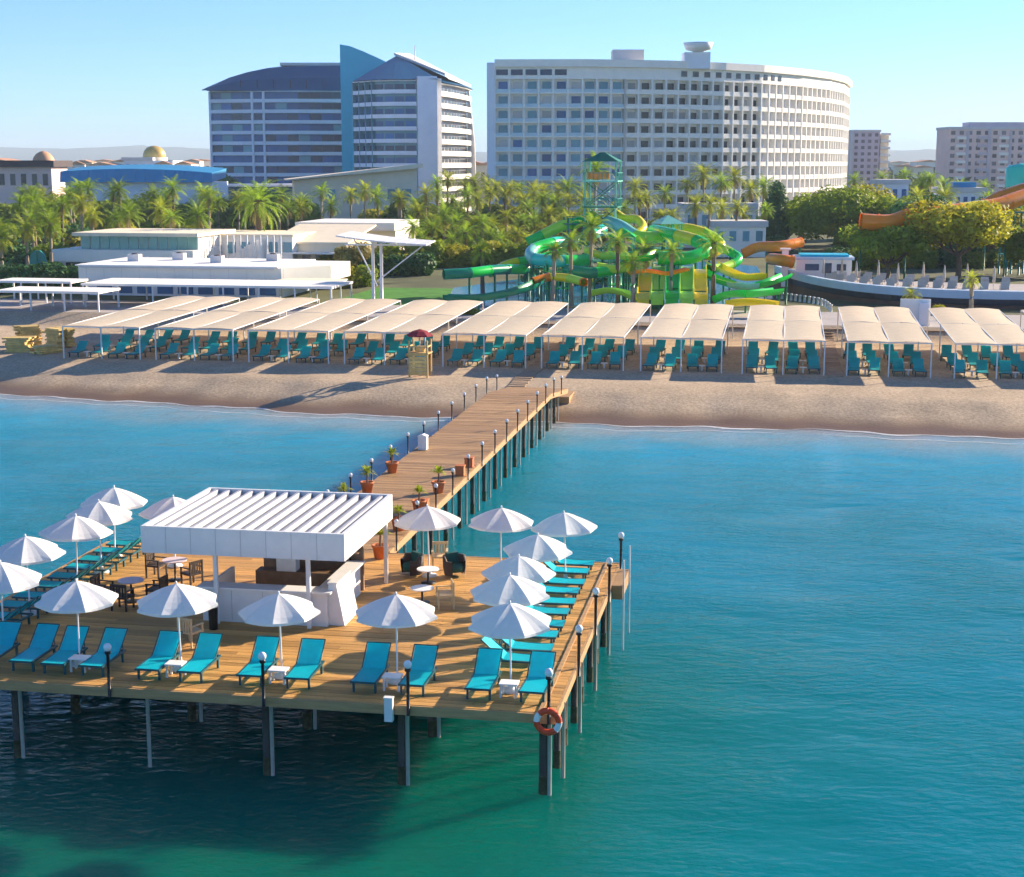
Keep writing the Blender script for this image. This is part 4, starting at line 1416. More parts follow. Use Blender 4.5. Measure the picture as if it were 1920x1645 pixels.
# deckhouse
t = thing('deckhouse', 'white deckhouse with dark windows, a door and a blue roof on the ship terrace', 'building', (31.17, 170.00, 3.64), R(-8))
dw = 5.9
MB().box(0, dw, 0, 4, 0, 2.2).build('wall', 'render_white', t)
MB().box(-.25, dw + .25, -.3, 4.3, 2.202, 2.5).build('roof', 'hull_pale', t)
MB().box(.3, dw - .3, .3, 3.7, 2.502, 2.75).build('roof_deck', 'fin_teal', t)
for x0, x1 in ((.9, 2.4), (4.3, 5.3)):
    w_ = MB().box(x0, x1, -.05, -.003, 1.05, 1.75).build('window', 'glass_dark', t)
    MB().box(x0 - .08, x1 + .08, -.09, -.003, .95, 1.045).build('sill', 'white_paint', w_)
MB().box(3.05, 3.75, -.05, -.003, .05, 1.85).build('door', 'glass_dark', t)
for k, (px_) in enumerate((0,)):
    MB().box(-1.6, -.9, .3, 1.0, -.8, 3.2).build('mast_box', 'render_pale', t)
MB().box(-1.8, -.7, .1, 1.2, 3.202, 3.4).build('mast_cap', 'white_paint', t)
# loungers on the terrace
tl = thing('terrace_lounger', 'x', 'sun lounger')
sling(-.95, .15, .35, .36, .62).build('seat', 'lounger_beige', tl)
sling(.16, .66, .37, .92, .62).build('backrest', 'lounger_beige', tl)
lg = MB().box(-.03, .03, -.03, .03, 0, .33).mesh('leg', 'white_paint')
for x in (-.28, .28):
    for y in (-.8, .4):
        inst('leg', lg, tl, (x, y, 0))
TL = {}
hb = Vector((hull_pts[3][0], hull_pts[3][1], GZ + 1.2))
for r in range(3):
    for k in range(13):
        i = 9 + int(k * (len(hp) - 12) / 13)
        f_ = 9 + k * (len(hp) - 12) / 13
        p = hp[int(f_)].lerp(hp[min(len(hp) - 1, int(f_) + 1)], f_ - int(f_))
        q = hb + p + Vector((.3, .95, 0)) * (2.5 + r * 3.4)
        place(tl, TL, (q.x, q.y, GZ + 1.22), R(-20) + rnd.uniform(-.1, .1), 'beige lounger on the ship terrace, %s row, %s from the deckhouse' % (['front', 'middle', 'back'][r], ORD(k)), 'beige loungers on the ship terrace', 1.3)
# closed parasols on the terrace
cp = thing('closed_parasol', 'x', 'parasol')
MB().tube([(0, 0, 0), (0, 0, 2.7)], .035, 6).build('pole', 'white_steel', cp)
MB().lathe([(.05, 1.0), (.16, 1.1), (.13, 1.8), (.07, 2.5), (0, 2.65)], 8).build('furled_canopy', 'lounger_beige', cp)
CP = {}
for k in range(9):
    f_ = 8 + k * (len(hp) - 11) / 9
    p = hp[int(f_)].lerp(hp[min(len(hp) - 1, int(f_) + 1)], f_ - int(f_))
    q = hb + p + Vector((.3, .95, 0)) * (4.2 + 3.4 * (k % 2))
    place(cp, CP, (q.x, q.y, GZ + 1.22), 0, 'furled beige parasol on the ship terrace, %s from the deckhouse' % ORD(k), 'furled parasols on the ship terrace')
# dotted white bollards
bo = thing('white_bollard', 'x', 'bollard')
MB().tube([(0, 0, -.2), (0, 0, .55)], [.14, .12], 8).build('shaft', 'white_paint', bo)
MB().lathe([(.12, .55), (.17, .58), (.15, .68), (0, .72)], 8).build('cap', 'white_paint', bo)
BO = {}
path_ = smooth_path([(27.97, 162.94, 2.20), (29.63, 159.14, 2.20), (31.00, 154.92, 2.20), (30.47, 146.57, 2.20)], 5)
for k, p in enumerate(path_[:15]):
    place(bo, BO, (p.x, p.y, GZ), 0, 'short white bollard on the curved line before the ship terrace, %s from the left' % ORD(k), 'white bollards before the ship terrace')
# white shower panel
t = thing('shower_screen', 'pale white shower screen behind the ninth beach shade from the left', 'screen', (35.45, 135.82, 2.20), YAW)
MB().box(-1.3, 1.3, 0, .15, 0, 2.3).build('panel', 'render_white', t)
MB().box(.3, 1.1, -.5, -.003, 0, 2.0).build('side_panel', 'render_pale', t)

# ================================================================== HOTELS
UNIT = MB().box(-.5, .5, -.04, .04, 0, 1)
def pane_mesh(mat):
    return UNIT.mesh('window', mat)
def resample(pts, step):
    P = [Vector(p) for p in pts]
    L = [0]
    for a_, b_ in zip(P, P[1:]):
        L.append(L[-1] + (b_ - a_).length)
    n = max(1, round(L[-1] / step))
    out = []
    for k in range(n + 1):
        s = L[-1] * k / n
        for i in range(len(P) - 1):
            if s <= L[i + 1] + 1e-6:
                out.append(P[i].lerp(P[i + 1], (s - L[i]) / (L[i + 1] - L[i])))
                break
    return out
def strip(pl, o0, o1, z0, z1, taper=0):
    """a closed band following the plan polyline, from outward offset o0 to o1"""
    n = len(pl)
    nrm = []
    for i in range(n):
        t = (pl[min(i + 1, n - 1)] - pl[max(i - 1, 0)]).normalized()
        nrm.append(Vector((t.y, -t.x, 0)))
    ring = lambda o, z: [p + q * o + Vector((0, 0, z)) for p, q in zip(pl, nrm)]
    mb = MB()
    mb.grid([ring(o0, z0), ring(o1, z0), ring(o1, z1), ring(o0, z1), ring(o0, z0)], smooth=False)
    for i in (0, n - 1):
        a_ = [pl[i] + nrm[i] * o0 + Vector((0, 0, z0)), pl[i] + nrm[i] * o1 + Vector((0, 0, z0)), pl[i] + nrm[i] * o1 + Vector((0, 0, z1)), pl[i] + nrm[i] * o0 + Vector((0, 0, z1))]
        mb.face(a_ if i == 0 else a_[::-1])
    return mb
def facade(root, pts, z0, nfl, fh, bay, band_h, band_mat, pane_of, win_w, win_h, pier_w=.35, pier_mat=None, recess=1.3, shift=0.0, wall_mat='render_white', rail=None, piers=None):
    """floors of balconies: parapet bands, piers, a recessed wall and one window per bay"""
    pl = resample(pts, bay)
    H = nfl * fh
    strip(pl, -recess - .3, -recess, z0, z0 + H).build('wall', wall_mat, root)
    for k in range(nfl + 1):
        z = z0 + k * fh
        strip(pl, -recess + .002, .12, z - .16, z + .12).build('floor_slab', band_mat, root)
        if k < nfl:
            strip(pl, -.02, .10, z + .121, z + band_h).build('parapet', rail or band_mat, root)
    for i, p in enumerate(pl):
        if piers is not None and i not in piers: continue
        t = (pl[min(i + 1, len(pl) - 1)] - pl[max(i - 1, 0)]).normalized()
        a_ = math.atan2(t.y, t.x)
        MB().box(-pier_w / 2, pier_w / 2, -.2, recess - .01, z0, z0 + H).build('pier', pier_mat or band_mat, root, p, a_)
    for i in range(len(pl) - 1):
        a_, b_ = pl[i], pl[i + 1]
        t = (b_ - a_)
        L = t.length
        t.normalize()
        nr = Vector((t.y, -t.x, 0))
        for k in range(nfl):
            c = a_.lerp(b_, .5 + shift) - nr * (recess - .06)
            inst('window', pane_of(i, k), root, (c.x, c.y, z0 + k * fh + .35), math.atan2(t.y, t.x), (L * win_w, 1, win_h))
    return pl

P_PALE, P_WARM = pane_mesh('curtain_pale'), pane_mesh('window_warm')
P_DARK, P_BLUE, P_AQUA, P_GREY = pane_mesh('glass_dark'), pane_mesh('glass_blue'), pane_mesh('glass_aqua'), pane_mesh('window_grey')

# ---- the white slab hotel
hw_ = thing('white_hotel', 'big curved white hotel slab with a grid of balconies', 'hotel', (0, 370, GZ), 0)
plan = [(-4.02, 370.00, 16.92), (17.53, 369.00, 16.92), (36.81, 374.00, 16.92), (50.56, 382.00, 16.94), (62.52, 392.00, 16.95), (74.59, 407.00, 16.98), (84.90, 424.00, 17.01), (93.12, 444.00, 17.04), (100.17, 470.00, 17.09)]
plan = [(p[0], p[1] - 370, 0) for p in plan]
FH, NF = 3.34, 10
def hotel_pane(i, k):
    if i < 9: return P_AQUA if rnd.random() < .72 else P_BLUE
    return P_GREY
# aqua glass-fronted left part and white right part share the same frame
def rs_(pts): return resample(pts, 3.45)
allp = rs_(plan)
left_, right_ = allp[:10], allp[9:]
facade(hw_, [tuple(p) for p in left_], 0, NF, FH, 3.45, .95, 'render_white', lambda i, k: P_AQUA if rnd.random() < .62 else (P_PALE if rnd.random() < .5 else P_BLUE), .62, 2.3, .42, 'render_white', 1.0, shift=.05, rail='rail_glass')
facade(hw_, [tuple(p) for p in right_], 0, NF, FH, 3.45, .95, 'render_white', lambda i, k: P_GREY if rnd.random() < .82 else P_PALE, .52, 2.15, .42, 'render_white', 1.3, shift=.12)
topz = NF * FH
strip(allp, -1.6, .0, topz + .13, topz + 2.6).build('top_storey', 'render_white', hw_)
for i in list(range(0, 5)) + list(range(13, 24)):
    if i + 1 >= len(allp): break
    a_, b_ = allp[i], allp[i + 1]
    t = (b_ - a_)
    L = t.length
    t.normalize()
    nr = Vector((t.y, -t.x, 0))
    c = a_.lerp(b_, .5) + nr * .03
    inst('top_window', P_DARK if i < 5 else P_GREY, hw_, (c.x, c.y, topz + .75), math.atan2(t.y, t.x), (L * (.8 if i < 5 else .5), 1, 1.3))
strip(allp, -2.2, .75, topz + 2.605, topz + 4.3).build('cornice', 'render_white', hw_)
# body behind the balconies
body = [p + Vector((0, 1.7, 0)) for p in allp[:-3]]
back = [Vector((allp[-4].x - 4, allp[-4].y + 24, 0)), Vector((allp[0].x + 2, allp[0].y + 20, 0))]
MB().prism([(p.x, p.y, 0) for p in body + back], (0, 0, topz + 2.5)).build('body', 'render_pale', hw_)
MB().box(-.9, .9, -.6, 14, 0, topz + 3.6).build('end_wall', 'render_pale', hw_, (allp[0].x - .95, allp[0].y + .3, 0), 0)
for px_, (x0, x1, z1, m) in enumerate(((1148, 1208, 3.0, 'flat_grey'), (1280, 1345, 2.6, 'render_pale'), (1490, 1560, 1.2, 'roof_dark'))):
    pass
def rooftop(a_, b_, h, mat, name):
    MB().box(a_[0], b_[0], 6, 13, topz + 2.6, topz + 2.6 + h).build(name, mat, hw_)
rooftop((23.85, 378.00, 40.65), (31.20, 378.00, 40.65), 4.4, 'flat_grey', 'plant_room')
rooftop((40.84, 378.00, 40.65), (46.93, 378.00, 40.65), 3.8, 'render_pale', 'plant_room')
MB().lathe([(0, 0), (3.0, .8), (3.6, 2.4), (2.6, 2.5), (0, 1.2)], 16).build('dish', 'white_paint', hw_, ((44.12, 378.00, 41.88)[0], 7.0, topz + 6.2))
MB().tube([(0, 0, 0), (0, 0, 2.0)], .3, 8).build('dish_mast', 'white_steel', hw_, ((44.12, 378.00, 41.88)[0], 7.0, topz + 4.6))
ld = resample([tuple(p) for p in allp[-9:-2]], 3)
strip(ld, -7, -3.5, topz + 4.3, topz + 5.2).build('roof_edge', 'roof_dark', hw_)

# ---- the blue curved hotel
hb_ = thing('blue_hotel', 'blue glass hotel with curved navy roof, teal fin and white balcony bands', 'hotel', (0, 500, GZ), 0)
zf = lambda py, Y: 16.3 + (305 - py) * Y / 2900.0 - GZ
lw = [(-96.10, 503.00, 17.14), (-82.98, 499.00, 17.13), (-67.60, 498.00, 17.13), (-52.94, 500.00, 17.14)]
lw = [(p[0], p[1] - 500, 0) for p in lw]
fh1 = (38.4 - GZ) / 11
pl1 = facade(hb_, lw, 0, 11, fh1, 3.6, .95, 'render_pale', lambda i, k: P_DARK if rnd.random() < .25 else (P_AQUA if rnd.random() < .12 else P_BLUE), .97, 2.6, .7, 'render_pale', .7, wall_mat='roof_navy', piers=(0, 4, 5))
x0, x1 = pl1[0].x, pl1[-1].x
zt = 11 * fh1
MB().box(x0 + .3, x1, 4.9, 22, 0, zt).build('wing_body', 'render_pale', hb_)
# barrel roof of the left wing
mb = MB()
prof = [(0, 0), (.08, 2.2), (.18, 4.4), (.3, 6.2), (.42, 7.3), (.56, 8.0), (.75, 8.4), (1.0, 8.5)]
rows = []
for f_, h in prof:
    x = x0 - 1.5 + (x1 - x0 + 1.5) * f_
    rows.append([(x, -1.6 - .4 * (1 - f_), zt + .2), (x, -1.2 + h * .12, zt + .5 + h * .45), (x, 1.5 + h * .35, zt + .5 + h * .9), (x, 9 + h * .2, zt + .5 + h), (x, 22, zt + .5 + h * .6), (x, 22, zt + .2)])
mb.grid(rows, smooth=False)
mb.build('barrel_roof', 'roof_navy', hb_)
for k in range(6):
    f_ = .25 + k * .12
    MB().box(x0 + (x1 - x0) * f_ - .1, x0 + (x1 - x0) * f_ + .1, -1.5, -1.0, zt + .3, zt + 3.5).build('roof_seam', 'hull_navy', hb_)
MB().box(x0 + 22, x1, 7, 14, zt + 8.4, zt + 9.3).build('roof_ridge', 'flat_grey', hb_)
# teal fin wall
fin = [(646, 93), (664, 96), (690, 106), (715, 117), (742, 130), (712, 160), (690, 200), (686, 400), (646, 400)]
fp = [((px - 960) / 2900.0 * 478 * .995, -24, zf(py, 476)) for px, py in fin]
fp = [(x, y, max(0, z)) for x, y, z in fp]
MB().prism(fp, (0, 2.2, 0)).build('fin_wall', 'fin_teal', hb_)
# right wing: gently bowed front facing the sea
rw = [(-43.80, 436.00, 17.03), (-37.76, 428.00, 17.01), (-31.01, 425.00, 17.01), (-25.67, 425.00, 17.01)]
rw = [(p[0], p[1] - 500, 0) for p in rw]
fh2 = (16.3 + 148 * 425 / 2900 - GZ) / 11
pl2 = facade(hb_, rw, 0, 11, fh2, 3.3, .9, 'render_pale', lambda i, k: P_DARK if (i * 5 + k * 3) % 5 == 0 else P_BLUE, .80, 2.0, .25, 'glass_aqua', 1.0, wall_mat='glass_aqua', piers=(0, 1, 2, 3))
zt2 = 11 * fh2
# pylon between front and sunny side
cx = (-23.02, 424.00, 17.01)
MB().box(-2.6, 2.6, -.6, 6, 0, zt2 + 1.0).build('pylon', 'render_pale', hb_, (cx[0] + .3, cx[1] - 500, 0), R(8))
cx2 = (-20.04, 428.00, 17.01)
MB().box(-.95, .95, -.5, 5, 0, zt2 + .6).build('pylon', 'render_white', hb_, (cx2[0], cx2[1] - 500, 0), R(8))
# sunny side wing, stepping back
sw = [(-19.12, 430.00, 17.02), (-15.82, 444.00, 17.04), (-13.37, 458.00, 17.07), (-12.12, 470.00, 17.09)]
sw = [(p[0], p[1] - 500, 0) for p in sw]
pl3 = facade(hb_, sw, 0, 11, fh2 * .985, 3.8, 1.2, 'render_white', lambda i, k: P_GREY, .8, 1.9, .3, 'render_white', 1.4, wall_mat='flat_grey', piers=())
cxe = pl3[-1]
MB().prism([(cxe.x - 1.2, cxe.y - .8, 0), (cxe.x + 1.6, cxe.y - .8, 0), (cxe.x + 1.0, cxe.y - .8, zt2 * .55), (cxe.x - .6, cxe.y - .8, zt2 * .98), (cxe.x - 1.2, cxe.y - .8, zt2 * .98)], (0, 3, 0)).build('buttress', 'render_white', hb_)
bp_ = [p + Vector((0, 1.8, 0)) for p in pl2] + [Vector((cx2[0], cx2[1] - 500 + 3, 0))] + [p + Vector((-1.7, 1.5, 0)) for p in pl3]
MB().prism([(p.x, p.y, 0) for p in bp_] + [(pl3[-1].x - 6, 5, 0), (pl2[0].x, 5, 0)], (0, 0, zt2 - .1)).build('wing_body', 'flat_grey', hb_)
# pitched navy roof of the right wing
rp_ = [(p.x, p.y - 1.0, zt2 + .25) for p in pl2] + [(cx[0] + 3, cx[1] - 501, zt2 + .25)] + [(p.x + .6, p.y - .6, zt2 * .985 + .2) for p in pl3] + [(pl3[-1].x - 4, 4, zt2 + .25), (pl2[0].x, 4, zt2 + .25)]
apx = (-32.74, 455.00, 17.06)
apex_a = Vector((apx[0], apx[1] - 500, zf(112, 455)))
mb = MB()
n = len(rp_)
for i in range(n):
    a_, b_ = rp_[i], rp_[(i + 1) % n]
    mb.face([b_, a_, apex_a])
mb.build('pitched_roof', 'roof_navy', hb_)
rg = (-25.09, 462.00, 17.07)
MB().prism([tuple(apex_a + Vector((-1, -1, -.1))), (pl3[1].x, pl3[1].y - 1, zt2 + 1.6), (pl3[2].x, pl3[2].y - 1, zt2 + .9), (pl3[-1].x, pl3[-1].y - .5, zt2 + .3), tuple(apex_a + Vector((3, 6, .2)))], (0, 0, .7)).build('side_roof', 'flat_grey', hb_)
MB().tube([tuple(apex_a + Vector((5, 0, -2.5))), tuple(apex_a + Vector((5, 0, 2.6)))], .2, 6).build('antenna', 'white_steel', hb_)

# ---- cream entrance hall in front of the blue hotel
eh = thing('entrance_hall', 'cream hall with a long rising flat roof in front of the blue hotel', 'building', (-22.47, 372.00, 16.92), R(10))
eh.location.z = GZ
zr0, zr1 = 16.3 - 28 * 372 / 2900 - GZ, 16.3 - 3 * 372 / 2900 - GZ
MB().prism([(-29, 0, 0), (0, 0, 0), (0, 0, zr1 - .9), (-29, 0, zr0 - .6)], (0, 12, 0)).build('wall', 'render_cream', eh)
MB().prism([(-31, -2.2, zr0 - .55), (1.2, -2.2, zr1 - .85), (1.2, -2.2, zr1 + .1), (-31, -2.2, zr0 - .3)], (0, 15, 0)).build('roof', 'render_cream', eh)
for x in (-20.5, -15.4, -6, -2.6):
    w_ = MB().box(x - 1.1, x + 1.1, -.12, -.003, zr0 - 4.9, zr0 - 2.6).build('window', 'glass_aqua', eh)
    MB().box(x - 1.25, x + 1.25, -.2, -.003, zr0 - 5.2, zr0 - 4.905).build('sill', 'render_white', w_)
lowh = thing('low_wing', 'low blue-grey wing with a flat roof left of the cream hall', 'building', (-64.85, 390.00, 16.95), R(4))
lowh.location.z = GZ
MB().box(-8, 14, 0, 10, 0, 8.2).build('wall', 'roof_navy', lowh)
MB().box(-8.6, 15, -1, 11, 8.202, 8.8).build('roof', 'render_pale', lowh)

# ================================================================== OTHER BUILDINGS BEHIND
def block(name, label, pL, pR, ytop_z, depth, wall, cols, floors, pane, rot=0.0, cat='apartment block', extra=None):
    w = pR[0] - pL[0]
    t = thing(name, label, cat, (pL[0], pL[1], GZ), rot)
    MB().box(0, w, 0, depth, 0, ytop_z).build('wall', wall, t)
    MB().box(-.3, w + .3, -.3, depth + .3, ytop_z + .002, ytop_z + .9).build('parapet', 'flat_grey', t)
    z0 = 1.5
    fh = (ytop_z - z0) / floors
    for c in range(cols):
        for f_ in range(floors):
            inst('window', pane, t, (w * (c + .5) / cols, -.03, z0 + f_ * fh + .3 * fh), 0, (w / cols * .5, 1, fh * .5))
    return t
b1 = block('apartment_tower', 'grey-pink apartment tower right behind the white hotel', (134.24, 620.00, 17.34), (144.76, 620.00, 17.34), 16.3 + 55 * 620 / 2900 - GZ, 14, 'flat_mauve', 4, 10, P_WARM)
MB().box(10.9, 14.2, .5, 12, 0, 16.3 + 52 * 620 / 2900 - GZ).build('sunny_bay', 'render_cream', b1)
for k in range(9):
    MB().box(10.8, 14.6, -.9, .4, 3 + k * 2.7, 3.9 + k * 2.7).build('balcony', 'render_white', b1)
MB().box(-1.2, -.02, -1, 8, 0, 16.3 + 57 * 620 / 2900 - GZ).build('stair_bay', 'flat_grey', b1)
b2 = block('apartment_block', 'wide pinkish apartment block at the right edge of the skyline', (155.27, 560.00, 17.24), (185.29, 560.00, 17.24), 16.3 + 60 * 560 / 2900 - GZ, 16, 'flat_pink', 10, 9, P_WARM)
for c in range(4):
    x = 2.6 + c * 7.6
    for k in range(8):
        MB().box(x, x + 3.4, -1.1, -.08, 2.6 + k * 2.8, 3.6 + k * 2.8).build('balcony', 'flat_mauve' if c % 2 else 'render_white', b2)
    MB().box(x + 3.6, x + 4.6, -.5, -.08, 0, 25 + (c % 2)).build('bay_strip', 'flat_mauve', b2)
MB().box(8, 30, 3, 12, 16.3 + 60 * 560 / 2900 - GZ + .95, 16.3 + 60 * 560 / 2900 - GZ + 2.6).build('roof_house', 'flat_mauve', b2)

t = block('white_block', 'small plain white building above the round bushy tree', (68.40, 290.00, 16.78), (73.42, 290.00, 16.78), 16.3 - 40 * 290 / 2900 - GZ, 8, 'render_pale', 3, 2, P_BLUE, cat='building')
t = block('pool_house', 'pale low building with bright blue roof light behind the raft slide', (77.73, 280.00, 16.77), (84.57, 280.00, 16.77), 16.3 - 55 * 280 / 2900 - GZ, 9, 'render_pale', 5, 2, P_BLUE, cat='building')
MB().box(1.5, 5.5, 1, 6, 16.3 - 55 * 280 / 2900 - GZ + .91, 16.3 - 36 * 280 / 2900 - GZ).build('roof_light', 'roof_blue', t)
t = block('snack_house', 'low pinkish white pavilion behind the palms before the white hotel', (28.90, 262.00, 16.74), (40.90, 262.00, 16.74), 16.3 - 85 * 262 / 2900 - GZ, 8, 'render_white', 5, 1, P_AQUA, cat='building')
t = block('service_house', 'low grey-white building behind the green slides', (30.31, 235.00, 16.69), (38.28, 235.00, 16.69), 16.3 - 118 * 235 / 2900 - GZ, 6, 'render_white', 4, 1, P_AQUA, cat='building')

# blue-roofed hall at left
t = thing('blue_hall', 'long hall with a curved bright blue roof beyond the palms at left', 'building', (-95.19, 330.00, 16.85), R(-2))
t.location.z = GZ
w = (-62.94, 330.00, 16.85)[0] - (-95.19, 330.00, 16.85)[0]
zr = 16.3 - 8 * 330 / 2900 - GZ
zb = 16.3 - 36 * 330 / 2900 - GZ
MB().box(.5, w - .5, 2, 18, 0, zb).build('wall', 'render_pale', t)
n = 16
for k in range(n):
    xa, xb = w * k / n, w * (k + 1) / n - .04
    ha, hb2 = [1.0 - .22 * (abs((x / w) - .45)) ** 2 * 4 for x in (xa, xb)]
    za, zbk = zb + (zr - zb) * ha, zb + (zr - zb) * hb2
    MB().prism([(xa, 0, zb), (xb, 0, zb), (xb, 2.0, zb + (zbk - zb) * .75), (xb, 9, zbk), (xb, 18, zb), (xa, 18, zb), (xa, 9, za), (xa, 2.0, zb + (za - zb) * .75)][:2] + [(xb, 0.6, zbk - .4), (xa, 0.6, za - .4)], (0, 14, .9)).build('roof_panel', 'roof_blue', t)
# brown-roofed house with orange dome
t = thing('domed_house', 'pinkish house with dark flat eaves and an orange dome at far left', 'building', (-114.74, 345.00, 16.88), 0)
t.location.z = GZ
w = (-100.69, 345.00, 16.88)[0] - (-114.74, 345.00, 16.88)[0]
zr = 16.3 - 8 * 345 / 2900 - GZ
MB().box(.5, w - 1, 1.5, 14, 0, zr).build('wall', 'flat_pink', t)
MB().box(0, w, 0, 15, zr + .002, zr + 1.4).build('roof', 'roof_dark', t)
MB().lathe([(2.4, 0), (2.2, .6), (1.6, 1.4), (.8, 1.9), (0, 2.1)], 18).build('dome', 'orange_dome', t, (w * .72, 6, zr + 1.4))
for k in range(5):
    MB().box(1.5 + k * 2.4, 2.6 + k * 2.4, 1.4, 1.497, zr - 4, zr - 1.5).build('window', 'window_grey', t)
# gold-domed hall
t = thing('gold_dome_hall', 'distant white hall with a golden dome left of the blue hotel', 'building', (-158.12, 640.00, 17.37), 0)
t.location.z = GZ
zr = 16.3 + 8 * 640 / 2900 - GZ
MB().box(0, 20, 0, 20, 0, zr - 1).build('wall', 'render_pale', t)
MB().box(-.8, 12, -.8, 21, zr - .998, zr + .3).build('roof', 'flat_grey', t)
MB().lathe([(4.6, -1.5), (4.6, 0), (4.7, .9), (4.2, 2.4), (3.0, 3.7), (1.4, 4.4), (0, 4.6)], 20).build('dome', 'gold', t, (10.5, 9, zr + .5))
MB().lathe([(5.3, 0), (5.3, 2.8), (4.9, 2.8)], 20).build('drum', 'render_cream', t, (10.5, 9, zr - 2.4))
for k in range(6):
    MB().box(1 + k * 3, 2.4 + k * 3, -.1, -.003, zr - 5, zr - 2.5).build('window', 'window_grey', t)

# scattered distant houses
hm_wall = MB().box(-1, 1, -1, 1, 0, 1).mesh('wall', 'render_white')
hm_wall2 = MB().box(-1, 1, -1, 1, 0, 1).mesh('wall', 'render_cream')
hm_roof = MB().prism([(-1.08, -1.1, 0), (1.08, -1.1, 0), (0, -1.1, .6)], (0, 2.2, 0)).mesh('roof', 'orange_dome')
zones = [('between the domed house and the blue hotel', (105, 395), 22), ('in the gap between the two hotels', (888, 926), 5), ('right of the apartment tower', (1662, 1776), 9), ('at the far left edge', (-60, 60), 6)]
for zn, (xa, xb), n in zones:
    spots_ = sorted((rnd.uniform(xa, xb), rnd.uniform(520, 1500)) for _ in range(n))
    for k, (px, Y) in enumerate(spots_):
        X = (px - 960) / 2900.0 * Y
        hh = 16.3 - (rnd.uniform(-6, 10)) * Y / 2900.0 - GZ
        hh = max(6, min(15, hh))
        t = thing('distant_house', 'tiny distant pale house %s, %s from left' % (zn, ORD(k)), 'house', (X, Y, GZ), rnd.uniform(-.3, .3), 'distant houses on the horizon')
        ww = rnd.uniform(4, 9) * Y / 900
        inst('wall', rnd.choice([hm_wall, hm_wall2]), t, (0, 0, 0), 0, (ww, 5, hh))
        inst('roof', hm_roof, t, (0, 0, hh), 0, (ww, 5, 2.0))
        for q in range(2):
            inst('window', P_GREY, t, (-ww * .4 + ww * .8 * q, -5.05, hh * .55), 0, (ww * .25, 1, hh * .25))

# ================================================================== VEGETATION
def frond(mb, base, az, el, L, mi, wid=.5, n=8):
    d = Vector((math.cos(az), math.sin(az), 0))
    side = Vector((-math.sin(az), math.cos(az), 0))
    pts = []
    for i in range(n + 1):
        f_ = i / n
        e = el - f_ * f_ * 1.15
        if i == 0: p = Vector(base)
        else: p = pts[-1] + (d * math.cos(e) + Vector((0, 0, math.sin(e)))) * (L / n)
        pts.append(p)
    for i in range(n):
        a_, b_ = pts[i], pts[i + 1]
        w = wid * math.sin(math.pi * min(1, (i + .9) / (n + .6))) + .08
        fw = (b_ - a_) * .9
        for s in (-1, 1):
            for h in (0, .5):
                q = a_.lerp(b_, h)
                tip = q + side * s * w + fw * .9 + Vector((0, 0, -.35 * w + rnd.uniform(-.08, .08)))
                mb.face([q, q + fw * .42, tip], mi)
def palm_crown(mat, L=2.7, nf=30, seed=1):
    global rnd
    mb = MB()
    keep = rnd
    rnd = random.Random(seed)
    for k in range(nf):
        f_ = k / nf
        az = k * 2.39996 + rnd.uniform(-.25, .25)
        el = 1.25 - 1.75 * f_ + rnd.uniform(-.15, .15)
        frond(mb, (0, 0, .1 - .25 * f_), az, el, L * rnd.uniform(.85, 1.1), 0)
    for k in range(8):
        frond(mb, (0, 0, -.35), rnd.uniform(0, 6.28), rnd.uniform(-.9, -.5), L * .62, 1, .35, 5)
    me = mb.mesh('crown', [mat, 'palm_dry'])
    rnd = keep
    return me
crowns = {'green': [palm_crown('palm_green', seed=s) for s in (1, 2, 3, 11, 12)], 'gold': [palm_crown('palm_gold', seed=s) for s in (4, 5, 6, 14, 15)]}
big_crown = palm_crown('palm_green', 4.6, 46, 9)
def trunk_mesh(mat, r):
    mb = MB()
    pts, rr = [], []
    for i in range(11):
        f_ = i / 10
        pts.append((.03 * math.sin(f_ * 3), 0, f_))
        rr.append(r * (1.35 - .45 * f_) * (1.0 + .06 * (i % 2)) if i < 9 else r * (1.1 + .25 * (i - 8)))
    mb.tube(pts, rr, 9)
    return mb.mesh('trunk', mat)
trunks = [trunk_mesh('trunk_bark', .19), trunk_mesh('trunk_pale', .17)]
big_trunk = trunk_mesh('trunk_bark', .42)
def palm(p, label, group, kind='green', cs=1.0, crown=None, trunk=None):
    h = p[2] - GZ
    t = thing('palm_tree', label, 'palm tree', (p[0], p[1], GZ), rnd.uniform(0, 6.28), group)
    t.rotation_euler[0], t.rotation_euler[1] = rnd.uniform(-.06, .06), rnd.uniform(-.06, .06)
    c = inst('crown', crown or rnd.choice(crowns[kind]), t, (.03, 0, h), 0, (cs, cs * rnd.uniform(.88, 1.1), cs * rnd.uniform(.8, 1.12)))
    inst('trunk', trunk or rnd.choice(trunks), t, (0, 0, -.2), 0, (1, 1, h + .2))
    return t
def palm_row(p0, p1, n, where, group, golds=.4, cs=(.85, 1.2), jit=1.0):
    p0, p1 = Vector(p0), Vector(p1)
    for k in range(n):
        p = p0.lerp(p1, k / max(1, n - 1)) + Vector((rnd.uniform(-.9, .9) * jit, rnd.uniform(-9, 9) * jit, rnd.uniform(-1.3, 1.3) * jit))
        palm(p, 'palm tree %s, %s from left' % (where, ORD(k)), group, 'gold' if rnd.random() < golds else 'green', rnd.uniform(*cs))
palm_row((-90.39, 275.00, 11.04), (-52.92, 275.00, 11.23), 15, 'in the far row before the blue-roofed hall', 'palms at left', .25)
palm_row((-73.86, 222.00, 9.81), (-45.85, 222.00, 9.36), 14, 'in the near row behind the glass pavilion', 'palms at left', .4)
palm_row((-61.41, 188.00, 8.26), (-55.28, 188.00, 8.71), 4, 'above the dark hedge at the left edge', 'palms at left', .7, (.8, 1.0))
palm_row((-51.79, 262.00, 10.41), (-35.74, 262.00, 9.70), 8, 'around the big palm, before the blue hotel', 'palms before the blue hotel', .5)
